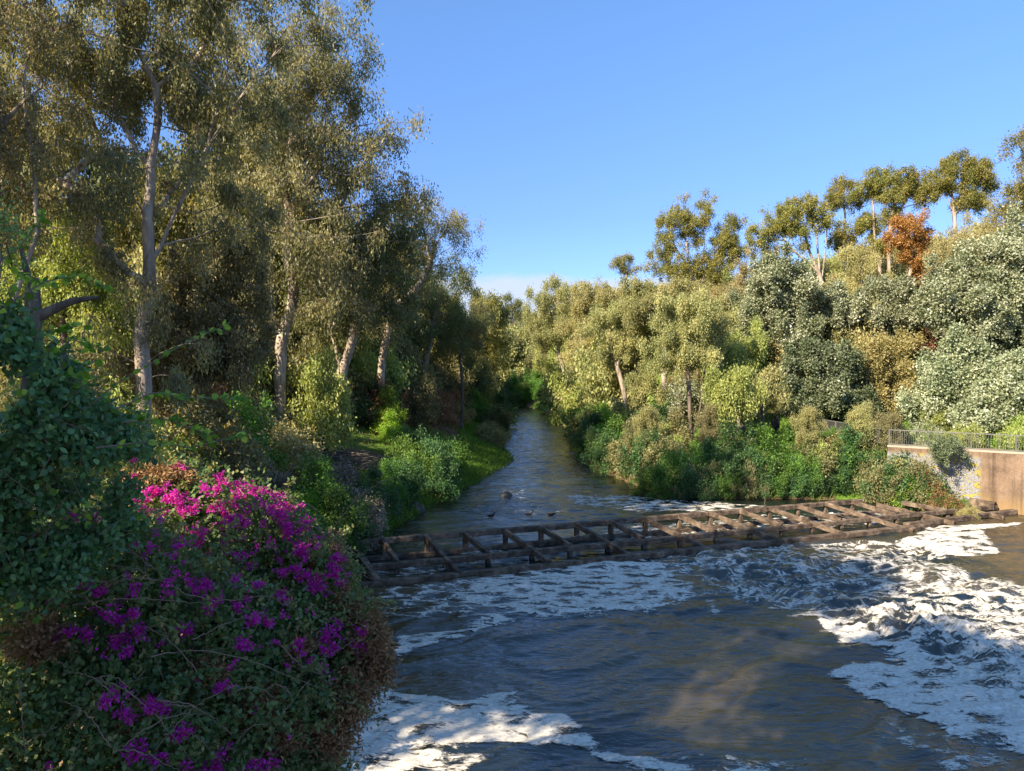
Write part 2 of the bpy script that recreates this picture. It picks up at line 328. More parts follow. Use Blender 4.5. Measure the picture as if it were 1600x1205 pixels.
addp([(880, 775), (980, 775), (1140, 787), (1260, 795), (1130, 800), (990, 800), (900, 790)], .62, .45)
addp([(780, 760), (860, 775), (900, 800), (800, 810)], .30, .6)
addp([(1094, 911), (1130, 930), (1120, 965), (1100, 950)], .6, .3)
for cxp, cyp, rr in ((1000, 830, 60), (1110, 825, 60), (1240, 815, 60), (1350, 810, 60), (640, 890, 60), (760, 870, 50)):
    addp([(cxp - rr, cyp - 9), (cxp + rr, cyp - 12), (cxp + rr, cyp + 12), (cxp - rr, cyp + 12)], .52, .3)
X, Y = X0, Y0
Vf = V.copy(); Vf[:, 2] += .012 + .02 * smoothstep(.5, .9, D) * fade
fk = (D > .22); Ff = Fw[fk[Fw].any(1) & keep[Fw].all(1)]
used = np.zeros(len(V), bool); used[Ff] = True; remap = np.cumsum(used) - 1
turb = smoothstep(-.5, 1.5, sdf(X, Y, rapid))
fm = np_mesh('foam', Vf[used], remap[Ff], {'dens': ('POINT', D[used]), 'turb': ('POINT', turb[used])}, True)
m, t, out, N, L = newmat('foam')
g = N('ShaderNodeNewGeometry')
mp = N('ShaderNodeMapping'); mp.inputs['Scale'].default_value = (1, 2.0, 0); mp.inputs['Rotation'].default_value = (0, 0, .35); L(g.outputs['Position'], mp.inputs[0])
n1 = N('ShaderNodeTexNoise'); n1.inputs['Scale'].default_value = 1.3; n1.inputs['Detail'].default_value = 9; n1.inputs['Roughness'].default_value = .62; n1.inputs['Distortion'].default_value = 1.6
L(mp.outputs[0], n1.inputs['Vector'])
n2 = N('ShaderNodeTexNoise'); n2.inputs['Scale'].default_value = 7; n2.inputs['Detail'].default_value = 4; n2.inputs['Distortion'].default_value = .8; L(mp.outputs[0], n2.inputs['Vector'])
vo = N('ShaderNodeTexVoronoi', feature='DISTANCE_TO_EDGE'); vo.inputs['Scale'].default_value = 1.5; 
vm = N('ShaderNodeMix', data_type='VECTOR'); vm.inputs['Factor'].default_value = .55; L(mp.outputs[0], vm.inputs['A']); L(n1.outputs['Color'], vm.inputs['B'])
L(vm.outputs['Result'], vo.inputs['Vector'])
a = N('ShaderNodeAttribute', attribute_name='dens'); tb = N('ShaderNodeAttribute', attribute_name='turb')
def math_(op, x, y):
    n = N('ShaderNodeMath', operation=op)
    for i, q in enumerate((x, y)):
        if isinstance(q, (int, float)): n.inputs[i].default_value = q
        else: L(q, n.inputs[i])
    return n.outputs[0]
nn = math_('ADD', math_('MULTIPLY', math_('SUBTRACT', n1.outputs['Fac'], .5), 1.9), math_('MULTIPLY', math_('SUBTRACT', n2.outputs['Fac'], .5), .55))
lace = math_('MULTIPLY', math_('SUBTRACT', .10, vo.outputs['Distance']), 1.6)
tot = math_('ADD', math_('ADD', a.outputs['Fac'], nn), lace)
mr = N('ShaderNodeMapRange', interpolation_type='SMOOTHSTEP'); n6 = N('ShaderNodeTexNoise'); n6.inputs['Scale'].default_value = 16; n6.inputs['Detail'].default_value = 5; n6.inputs['Roughness'].default_value = .7; n6.inputs['Distortion'].default_value = .6; L(mp.outputs[0], n6.inputs['Vector'])
mr.inputs['From Min'].default_value = .42; mr.inputs['From Max'].default_value = .84; L(math_('ADD', tot, math_('MULTIPLY', math_('SUBTRACT', n6.outputs['Fac'], .5), .75)), mr.inputs['Value'])
d = N('ShaderNodeBsdfPrincipled'); d.inputs['Roughness'].default_value = .7; d.inputs['Specular IOR Level'].default_value = .3
fr = ramp(N, [(.42, .38, .32), (.60, .57, .51), (.74, .72, .67)], [.3, .5, .7]); L(n2.outputs['Fac'], fr.inputs[0]); L(fr.outputs[0], d.inputs['Base Color'])
n3 = N('ShaderNodeTexNoise'); n3.inputs['Scale'].default_value = 5; n3.inputs['Detail'].default_value = 9; L(g.outputs['Position'], n3.inputs['Vector'])
b = N('ShaderNodeBump'); b.inputs['Distance'].default_value = .12; L(math_('ADD', .2, math_('MULTIPLY', tb.outputs['Fac'], .5)), b.inputs['Strength']); L(n3.outputs['Fac'], b.inputs['Height']); L(b.outputs[0], d.inputs['Normal'])
mrp = math_('MULTIPLY', mr.outputs[0], .96)
tr = N('ShaderNodeBsdfTransparent'); mx = N('ShaderNodeMixShader'); L(mrp, mx.inputs[0]); L(tr.outputs[0], mx.inputs[1]); L(d.outputs[0], mx.inputs[2]); L(mx.outputs[0], out.inputs[0])
fo = link_mesh('foam', fm, mat=m); tag(fo, 'white foam drifting in sheets and streaks below the weir', 'foam', kind='stuff')

# ------------------------------------------------------------------ weir frame
def beam_mesh(name, p0, p1, w, h, seed=0, seg=10, rough=.005):
    """a squared, slightly worn beam from p0 to p1 (centre line)"""
    p0 = np.array(p0, float); p1 = np.array(p1, float); d = p1 - p0; Ln = np.linalg.norm(d); d /= Ln
    up = np.array([0, 0, 1.0]) if abs(d[2]) < .9 else np.array([-.35, .936, 0])
    s = np.cross(d, up); s /= np.linalg.norm(s); u = np.cross(s, d)
    c = .12 * min(w, h)
    prof = [(-w/2, -h/2 + c), (-w/2 + c, -h/2), (w/2 - c, -h/2), (w/2, -h/2 + c), (w/2, h/2 - c), (w/2 - c, h/2), (-w/2 + c, h/2), (-w/2, h/2 - c)]
    seg = max(2, int(Ln / .3)); r = np.random.default_rng(seed)
    Vv = []; Fc = []
    wob = np.cumsum(r.normal(0, .003, (seg + 1, 2)), 0); wob -= np.linspace(0, 1, seg + 1)[:, None] * wob[-1]
    for i in range(seg + 1):
        c0 = p0 + d * Ln * i / seg
        for a_, b_ in prof:
            j = r.normal(0, rough, 2)
            Vv.append(c0 + s * (a_ + j[0] + wob[i, 0]) + u * (b_ + j[1] + wob[i, 1]))
    k = len(prof)
    for i in range(seg):
        for j in range(k):
            Fc.append((i*k + j, i*k + (j+1) % k, (i+1)*k + (j+1) % k, (i+1)*k + j))
    Fc = Fc + [tuple(range(k - 1, -1, -1)), tuple(seg * k + j for j in range(k))]
    me = bpy.data.meshes.new(name); me.from_pydata([tuple(v) for v in Vv], [], Fc); me.update()
    return me
wr = empty('weir', (0, 36, 0), 'weathered brown beam frame of a weir stretching across the river', 'weir')
def wpart(name, p0, p1, w, h, seed):
    o = link_mesh(name, beam_mesh(name, np.array(p0) - np.array([0, 36, 0]), np.array(p1) - np.array([0, 36, 0]), w, h, seed), wr, M['weir']); return o
A0, AS = 36.46, .375; D0 = 32.12
zA, zC, zD = 1.0, .46, .10
def onA(x, z): return (x, A0 + AS * x, z)
def perp(x, s, z):   # point s of the way from the top rail at x to the front sill
    dx = float(np.interp(x, [-6, -1, 8, 14], [1.79, 2.3, 2.55, 3.0])); ya = A0 + AS * x; yd = D0 + AS * (x + dx)
    return (x + dx * s, ya + (yd - ya) * s, z)
XL_, XR_ = -7.3, 21.3
wpart('top_rail', onA(XL_, zA - .13), onA(XR_, zA - .13), .30, .27, 1)
wpart('rear_sill', onA(XL_, .06), onA(27, .06), .32, .28, 2)
c0 = perp(-7.4, .6, 0); c1 = perp(28.2, .6, 0)
wpart('middle_rail', (c0[0], c0[1], zC - .13), (c1[0], c1[1], zC - .09), .28, .27, 3)
wpart('middle_sill', (c0[0], c0[1], -.25), (c1[0], c1[1], -.25), .36, .3, 13)
d0 = (-6.6, D0 - .375 * 6.6, 0); d1 = (22.6, D0 + .375 * 22.6, 0)
wpart('front_sill', (d0[0], d0[1], .05), (d1[0], d1[1], .09), .36, .28, 4)
wpart('front_sill', (22.2, D0 + .375 * 22.2 + .55, .12), (31.9, 45.19, .16), .36, .30, 5)
wpart('end_beam', (21.9, D0 + .375 * 21.9 - .15, .02), (23.9, D0 + .375 * 23.9 + .42, .06), .5, .36, 15)
xs = [-6.13, -4.21, -2.4, -.45, 1.36, 3.23, 5.1, 7.05, 9.04, 10.95, 12.85, 14.75, 16.65, 18.6, 20.5, 22.4, 24.3, 26.2]
for i, x in enumerate(xs):
    full = (i % 2 == 1)
    s1 = .985 if full else .6
    z1 = zA + (zD - zA) * s1
    a_ = perp(x, .02, zA + .015 - (.35 if x > 21.5 else 0) ); b_ = perp(x, s1, z1 + .0)
    if i == 13: b_ = perp(x, 1.0, .14)
    wpart('crossbeam', (a_[0], a_[1], a_[2] - .10), (b_[0], b_[1], b_[2] - .02), .20, .26, 20 + i)
    if x < 21.3:
        q = onA(x + .12, 0); wpart('post', (q[0], q[1], -.6), (q[0], q[1], zA - .267), .23, .23, 50 + i)
    q = perp(x, .6, 0); wpart('post', (q[0], q[1], -.7), (q[0], q[1], zC - .268), .22, .22, 80 + i)
wpart('end_beam', perp(-7.35, .02, .78), perp(-7.35, 1.0, .1), .3, .3, 9)
wpart('end_beam', perp(28.0, .3, .55), perp(28.0, .62, .45), .5, .5, 10)

# ------------------------------------------------------------------ rocks
def rock_mesh(name, rx, ry, rz, seed, n=22):
    u = np.linspace(0, 2 * PI, n, endpoint=False); v = np.linspace(0, PI, n // 2 + 1)
    U, Vv = np.meshgrid(u, v); U = U.ravel(); Vv = Vv.ravel()
    x, y, z = np.sin(Vv) * np.cos(U), np.sin(Vv) * np.sin(U), np.cos(Vv)
    r = 1 + .55 * (fbm(x * 1.3 + 5 + z, y * 1.3 + z * .7 + 5, 4, seed) - .5)
    r2 = 1 - .12 * np.abs(np.round(x * 1.7 + seed) * .5)
    P = np.stack([x * rx * r * r2, y * ry * r, z * rz * r], 1)
    nj = len(v); Fc = []
    for j in range(nj - 1):
        for i in range(n): Fc.append((j*n + i, (j+1)*n + i, (j+1)*n + (i+1) % n, j*n + (i+1) % n))
    return np_mesh(name, P, np.array(Fc), None, True)
def rock(px, py, z, rx, ry, rz, seed, label, group=None, name='rock', Yo=None):
    c = atz(px, py, z) if Yo is None else at(px, py, Yo)
    o = link_mesh(name, rock_mesh(name, rx, ry, rz, seed), mat=M['rock']); o.location = tuple(c); o.rotation_euler[2] = seed
    return tag(o, label, 'rock', group)
rock(790, 775, .02, .46, .35, .30, 3, 'dark rounded rock alone in the middle of the river')
rock(650, 797, .1, .95, .6, .5, 5, 'large brown boulder at the left waterline under the leafy bush')
rock(622, 797, .1, .5, .45, .45, 6, 'smaller boulder at the waterline, left of the large brown one')
for i, (px, py, r_) in enumerate([(1190, 668, .8), (1212, 662, 1.0), (1232, 678, .9), (1205, 684, .8), (1178, 680, .6), (1246, 690, .7), (1222, 692, .6), (1160, 672, .7)]):
    p_ = at(px, py, 57 + (i % 3)); 
    o = link_mesh('rock', rock_mesh('rock', r_, r_ * .8, r_ * .6, 20 + i), mat=M['rock']); o.location = tuple(p_)
    tag(o, 'brown boulder heaped with others at the near end of the railing', 'rock', 'boulders heaped by the path railing')

# ------------------------------------------------------------------ ducks
def ellipsoid(c, r, n=12):
    u = np.linspace(0, 2 * PI, n, endpoint=False); v = np.linspace(0.001, PI - .001, n // 2 + 2)
    U, Vv = np.meshgrid(u, v); U = U.ravel(); Vv = Vv.ravel()
    P = np.stack([np.sin(Vv) * np.cos(U) * r[0] + c[0], np.sin(Vv) * np.sin(U) * r[1] + c[1], np.cos(Vv) * r[2] + c[2]], 1)
    Fc = [(j*n + i, (j+1)*n + i, (j+1)*n + (i+1) % n, j*n + (i+1) % n) for j in range(len(v) - 1) for i in range(n)]
    return P, np.array(Fc)
def duck(px, py, rot, label, up=True):
    me = bpy.data.meshes.new('duck'); ob = bpy.data.objects.new('duck', me); COL.objects.link(ob)
    pts = [(-.26, 0, .13), (-.16, 0, .09), (0, 0, .07), (.13, 0, .09), (.19, 0, .16), (.205, 0, .24 if up else .17), (.25, 0, .29 if up else .13), (.30, 0, .285 if up else .08), (.335, 0, .275 if up else .05)]
    rad = [.02, .075, .12, .10, .055, .042, .052, .028, .012]
    me.from_pydata(pts, [(i, i + 1) for i in range(len(pts) - 1)], []); me.update()
    sk = ob.modifiers.new('skin', 'SKIN'); sb = ob.modifiers.new('sub', 'SUBSURF'); sb.levels = 1; sb.render_levels = 1
    for i, v in enumerate(me.skin_vertices[0].data): v.radius = (rad[i], rad[i] * .8); v.use_root = (i == 2)
    dg = bpy.context.evaluated_depsgraph_get(); nm = bpy.data.meshes.new_from_object(ob.evaluated_get(dg)); ob.modifiers.clear(); ob.data = nm
    nm.materials.clear(); nm.materials.append(M['duck']); ob.location = tuple(atz(px, py, 0)); ob.rotation_euler[2] = rot
    return tag(ob, label, 'duck')
duck(767, 808, .4, 'dark duck on the left of three swimming above the weir')
duck(826, 806, .1, 'dark duck with raised head, middle of three above the weir')
duck(861, 806, -.3, 'dark duck with lowered head, right of three above the weir', up=False)

# ------------------------------------------------------------------ retaining wall + railing
class MB:
    def __init__(s): s.v = []; s.f = []
    def box(s, c, ax, ay, az):
        c = np.array(c, float); ax, ay, az = (np.array(q, float) for q in (ax, ay, az)); n = len(s.v)
        for sx_, sy_, sz_ in ((-1,-1,-1),(1,-1,-1),(1,1,-1),(-1,1,-1),(-1,-1,1),(1,-1,1),(1,1,1),(-1,1,1)): s.v.append(tuple(c + ax*sx_ + ay*sy_ + az*sz_))
        for q in ((0,3,2,1),(4,5,6,7),(0,1,5,4),(1,2,6,5),(2,3,7,6),(3,0,4,7)): s.f.append(tuple(n + i for i in q))
    def bar(s, p0, p1, w, h):
        p0 = np.array(p0, float); p1 = np.array(p1, float); d = p1 - p0; l = np.linalg.norm(d); d /= l
        up = np.array([0, 0, 1.]) if abs(d[2]) < .9 else np.array([1., 0, 0]); sd = np.cross(d, up); sd /= np.linalg.norm(sd); u = np.cross(sd, d)
        s.box((p0 + p1) / 2, d * l / 2, sd * w / 2, u * h / 2)
    def build(s, name, parent=None, mat=None):
        me = bpy.data.meshes.new(name); me.from_pydata(s.v, [], s.f); me.update(); return link_mesh(name, me, parent, mat)
WL = [(25.1, 48.75), (31, 44.65), (40, 38.95), (60, 25.75), (90, 6)]
WTOP = 3.72
P = []; Fc = []; us = []
acc = 0; cols_ = []
for (a_, b_) in zip(WL[:-1], WL[1:]):
    a_ = np.array(a_); b_ = np.array(b_); l = np.linalg.norm(b_ - a_); k = int(l / .25)
    for i in range(k): cols_.append((a_ + (b_ - a_) * i / k, acc + l * i / k))
    acc += l
nh = 16
for (q, u_) in cols_:
    for j in range(nh + 1):
        P.append((q[0], q[1], -1 + (WTOP + 1) * j / nh)); us.append(u_)
    P.append((q[0] + .22, q[1] + .38, WTOP)); us.append(u_)
k = nh + 2
for i in range(len(cols_) - 1):
    for j in range(k - 1): Fc.append((i*k + j, (i+1)*k + j, (i+1)*k + j + 1, i*k + j + 1))
m, t, out, N, L = newmat('wall_concrete')
a = N('ShaderNodeAttribute', attribute_name='u'); g = N('ShaderNodeNewGeometry'); sx_ = N('ShaderNodeSeparateXYZ'); L(g.outputs['Position'], sx_.inputs[0])
n1 = N('ShaderNodeTexNoise'); n1.inputs['Scale'].default_value = 1.2; n1.inputs['Detail'].default_value = 9; n1.inputs['Roughness'].default_value = .7; L(g.outputs['Position'], n1.inputs['Vector'])
n2 = N('ShaderNodeTexNoise'); n2.inputs['Scale'].default_value = 22; n2.inputs['Detail'].default_value = 3; L(g.outputs['Position'], n2.inputs['Vector'])
r1 = ramp(N, [(.09, .062, .042), (.175, .12, .082), (.235, .165, .115)], [.3, .5, .7]); L(n1.outputs['Fac'], r1.inputs[0])
r2 = ramp(N, [(.8, .8, .8), (1, 1, 1), (1.35, 1.35, 1.35)], [.35, .5, .68]); L(n2.outputs['Fac'], r2.inputs[0])
mm = N('ShaderNodeMix', data_type='RGBA', blend_type='MULTIPLY'); mm.inputs['Factor'].default_value = 1; L(r1.outputs[0], mm.inputs['A']); L(r2.outputs[0], mm.inputs['B'])
# ochre stain near the foot
mz = N('ShaderNodeMapRange'); mz.inputs['From Min'].default_value = 1.2; mz.inputs['From Max'].default_value = .3
az_ = N('ShaderNodeMath', operation='ADD'); mn = N('ShaderNodeMath', operation='MULTIPLY'); mn.inputs[1].default_value = 1.6; L(n1.outputs['Fac'], mn.inputs[0]); sb_ = N('ShaderNodeMath', operation='SUBTRACT'); sb_.inputs[1].default_value = .8; L(mn.outputs[0], sb_.inputs[0])
L(sx_.outputs['Z'], az_.inputs[0]); L(sb_.outputs[0], az_.inputs[1]); L(az_.outputs[0], mz.inputs['Value'])
m1_ = N('ShaderNodeMix', data_type='RGBA'); m1_.inputs['B'].default_value = (.24, .16, .075, 1); L(mz.outputs[0], m1_.inputs['Factor']); L(mm.outputs['Result'], m1_.inputs['A'])
mpv = N('ShaderNodeMapping'); mpv.inputs['Scale'].default_value = (2.2, 2.2, .12); L(g.outputs['Position'], mpv.inputs[0]); nv = N('ShaderNodeTexNoise'); nv.inputs['Scale'].default_value = 1.6; nv.inputs['Detail'].default_value = 6; L(mpv.outputs[0], nv.inputs['Vector'])
rv = ramp(N, [(.45, .42, .38), (.95, .95, .95), (1.1, 1.08, 1.05)], [.33, .5, .7]); L(nv.outputs['Fac'], rv.inputs[0])
mv_ = N('ShaderNodeMix', data_type='RGBA', blend_type='MULTIPLY'); mv_.inputs['Factor'].default_value = .8; L(m1_.outputs['Result'], mv_.inputs['A']); L(rv.outputs[0], mv_.inputs['B'])
jt = N('ShaderNodeMath', operation='PINGPONG'); jt.inputs[1].default_value = 1.9; L(a.outputs['Fac'], jt.inputs[0]); jr = N('ShaderNodeMapRange'); jr.inputs['From Min'].default_value = .03; jr.inputs['From Max'].default_value = .06; jr.inputs['To Min'].default_value = .35; L(jt.outputs[0], jr.inputs['Value'])
mj = N('ShaderNodeMix', data_type='RGBA', blend_type='MULTIPLY'); mj.inputs['Factor'].default_value = 1; L(mv_.outputs['Result'], mj.inputs['A']); L(jr.outputs[0], mj.inputs['B']); m1_ = mj
# spray paint on the first stretch
wv = N('ShaderNodeTexNoise'); wv.inputs['Scale'].default_value = 1.5; wv.inputs['Detail'].default_value = 5; wv.inputs['Roughness'].default_value = .6; wv.inputs['Distortion'].default_value = 2.2; L(g.outputs['Position'], wv.inputs['Vector'])
gr = ramp(N, [(.36, .29, .05), (.36, .29, .05), (.05, .05, .05), (.27, .27, .28), (.14, .145, .16), (.30, .30, .31), (.06, .06, .06), (.34, .29, .08)], [.0, .38, .41, .44, .5, .545, .60, .64]); gr.color_ramp.interpolation = 'CONSTANT'; L(wv.outputs['Fac'], gr.inputs[0])
gu = N('ShaderNodeMapRange'); gu.inputs['From Min'].default_value = 5.4; gu.inputs['From Max'].default_value = 5.1; L(a.outputs['Fac'], gu.inputs['Value'])
gz = N('ShaderNodeMapRange'); gz.inputs['From Min'].default_value = 3.5; gz.inputs['From Max'].default_value = 3.3; L(sx_.outputs['Z'], gz.inputs['Value'])
gg = N('ShaderNodeMath', operation='MULTIPLY'); L(gu.outputs[0], gg.inputs[0]); L(gz.outputs[0], gg.inputs[1])
m2_ = N('ShaderNodeMix', data_type='RGBA'); L(gg.outputs[0], m2_.inputs['Factor']); L(m1_.outputs['Result'], m2_.inputs['A']); L(gr.outputs[0], m2_.inputs['B'])
p = N('ShaderNodeBsdfPrincipled'); p.inputs['Roughness'].default_value = .9; L(m2_.outputs['Result'], p.inputs['Base Color'])
b = N('ShaderNodeBump'); b.inputs['Strength'].default_value = .6; b.inputs['Distance'].default_value = .02; L(n2.outputs['Fac'], b.inputs['Height']); L(b.outputs[0], p.inputs['Normal']); L(p.outputs[0], out.inputs[0])
wo_ = link_mesh('retaining_wall', np_mesh('retaining_wall', np.array(P), np.array(Fc), {'u': ('POINT', us)}), mat=m)
tag(wo_, 'tan concrete retaining wall with white and yellow graffiti at the right water edge', 'wall')
cap = MB()
for (a_, b_) in zip(WL[:-1], WL[1:]): cap.bar((a_[0] + .1, a_[1] + .16, WTOP + .06), (b_[0] + .1, b_[1] + .16, WTOP + .06), .42, .115)
cap.build('coping', wo_, M['bark_grey'] if False else noisemat('coping_concrete', [(.22, .17, .13), (.36, .30, .24), (.45, .39, .32)], nscale=2, bump=.3))

def railing(pts, label, hh=1.05, group='metal railings along the right bank path'):
    r0 = empty('railing', (pts[0][0], pts[0][1], pts[0][2]), label, 'railing', group)
    o0 = np.array(pts[0], float); tr_ = MB(); bt = MB(); d_ = 0
    for a_, b_ in zip(pts[:-1], pts[1:]):
        a_ = np.array(a_, float) - o0; b_ = np.array(b_, float) - o0; l = np.linalg.norm(b_ - a_); n = max(1, round(l / 2.1))
        tr_.bar(a_ + [0, 0, hh], b_ + [0, 0, hh], .055, .055); bt.bar(a_ + [0, 0, .1], b_ + [0, 0, .1], .045, .045)
        for i in range(n):
            q0 = a_ + (b_ - a_) * i / n; q1 = a_ + (b_ - a_) * (i + 1) / n
            pm = MB(); pm.bar(q0 - [0, 0, .3], q0 + [0, 0, hh + .03], .07, .07); pm.build('post', r0, M['metal'])
            bm_ = MB(); kk = int(l / n / .13)
            for j in range(1, kk): 
                q = q0 + (q1 - q0) * j / kk; bm_.bar(q + [0, 0, .122], q + [0, 0, hh - .03], .016, .016)
            bm_.build('balusters', r0, M['metal'])
    tr_.build('top_rail', r0, M['metal']); bt.build('bottom_rail', r0, M['metal'])
zf = 3.79
railing([(25.4, 49.1, zf), (31.1, 45.0, zf), (40.1, 39.3, zf), (60, 26.2, zf)], 'galvanised metal railing on top of the graffitied retaining wall')
railing([(25.2, 67, 3.9), (24.7, 58, 3.85), (25.2, 49.9, zf)], 'galvanised metal railing running back beside the boulders')

# ------------------------------------------------------------------ foliage
def unit(v): return v / (np.linalg.norm(v, axis=-1, keepdims=True) + 1e-9)
def leaf_quads(C, Dn, Ln, Wd, tint, rng, nrm=None, bend=.0):
    """rhombic leaves: centre base C, direction Dn, length Ln, width Wd"""
    n = len(C); r = unit(rng.normal(size=(n, 3))) if nrm is None else nrm
    sd = unit(np.cross(Dn, r)); Ln = Ln[:, None]; Wd = Wd[:, None]
    V = np.stack([C, C + Dn * Ln * .45 + sd * Wd * .5, C + Dn * Ln, C + Dn * Ln * .45 - sd * Wd * .5], 1).reshape(-1, 3)
    return V, np.arange(4 * n).reshape(n, 4), tint
def crown_mesh(name, C, R, n, Lf, Wf, mode, rng, per=14, sg=None, flat=.75, tb=0.0):
    """n leaves in sprigs through clumps centred C with radii R"""
    C = np.asarray(C); R = np.asarray(R); w = R ** 2; w = w / w.sum(); S = max(4, n // per)
    K_ = 7; sc = np.repeat(C, K_, 0) + unit(rng.normal(size=(len(C) * K_, 3)) + [0, 0, .25]) * np.repeat(R * rng.uniform(.5, 1.15, len(C)), K_)[:, None] * np.array([1, 1, flat]) * rng.uniform(.5, 1.1, (len(C) * K_, 1))
    keepc = rng.random(len(sc)) < .78; sc = sc[keepc]; scR = np.repeat(R, K_)[keepc] * rng.uniform(.18, .42, len(sc)); sci = np.repeat(np.arange(len(C)), K_)[keepc]
    w = scR ** 2; w = w / w.sum(); si = rng.choice(len(sc), S, p=w); ci = sci[si]
    dr_ = unit(rng.normal(size=(S, 3))); rad = rng.random(S) ** .5
    sp = sc[si] + dr_ * (scR[si] * rad)[:, None] * np.array([1, 1, flat * .8])
    ctint = rng.random(len(C)); stn = rng.random(len(sc)); st = .25 * rng.random(S) + .25 * ctint[ci] + .25 * stn[si]
    sg = sg or Lf * 1.6
    li = np.repeat(np.arange(S), per); n = len(li)
    pos = sp[li] + rng.normal(size=(n, 3)) * sg * np.array([.6, .6, .9])
    if mode == 'droop':
        pos[:, 2] -= np.abs(rng.normal(size=n)) * sg * 1.0
        Dn = unit(rng.normal(size=(n, 3)) * .48 + np.array([0, 0, -1.0])); nrm = None
    elif mode == 'up':
        Dn = unit(rng.normal(size=(n, 3)) * .45 + np.array([0, 0, 1.0])); nrm = None
    else:
        Dn = unit(rng.normal(size=(n, 3)) + dr_[li] * .6); nrm = unit(rng.normal(size=(n, 3)) * .55 + np.array([0, 0, .8]) + dr_[li] * .5)
    L_ = Lf * rng.uniform(.65, 1.3, n); W_ = Wf * rng.uniform(.7, 1.3, n)
    tint = np.clip(st[li] * .9 + .40 * rng.random(n) - .02 + tb, 0, 1)
    V, Fq, tint = leaf_quads(pos, Dn, L_, W_, tint, rng, nrm)
    return np_mesh(name, V, Fq, {'tint': ('FACE', tint)}), sp, sc[si] * .75 + C[ci] * .25
def tubes_mesh(name, paths, sides=6):
    """paths: list of (points (k,3), radii (k,))"""
    Vs = []; Fs = []; base = 0
    for pts, rr in paths:
        pts = np.asarray(pts, float); k = len(pts)
        if k < 2: continue
        rr = np.asarray(rr, float); nrg = np.random.default_rng(k * 7 + int(abs(pts[0, 0]) * 100) % 97)
        tg = np.gradient(pts, axis=0); tg = unit(tg)
        ref = np.array([.3, 1, .1]); s_ = unit(np.cross(tg, ref)); u_ = np.cross(s_, tg)
        a_ = np.linspace(0, 2 * PI, sides, endpoint=False)
        ring = pts[:, None, :] + (s_[:, None, :] * np.cos(a_)[None, :, None] + u_[:, None, :] * np.sin(a_)[None, :, None]) * (rr[:, None] * (1 + (rr[:, None] > .05) * nrg.normal(0, .07, (k, sides))))[:, :, None]
        Vs.append(ring.reshape(-1, 3))
        i = np.arange(k - 1)[:, None]; j = np.arange(sides)[None, :]; jn = (j + 1) % sides
        f = np.stack([base + i * sides + j, base + i * sides + jn, base + (i + 1) * sides + jn, base + (i + 1) * sides + j], -1).reshape(-1, 4)
        Fs.append(f); base += k * sides
    return np_mesh(name, np.concatenate(Vs), np.concatenate(Fs), None, True)
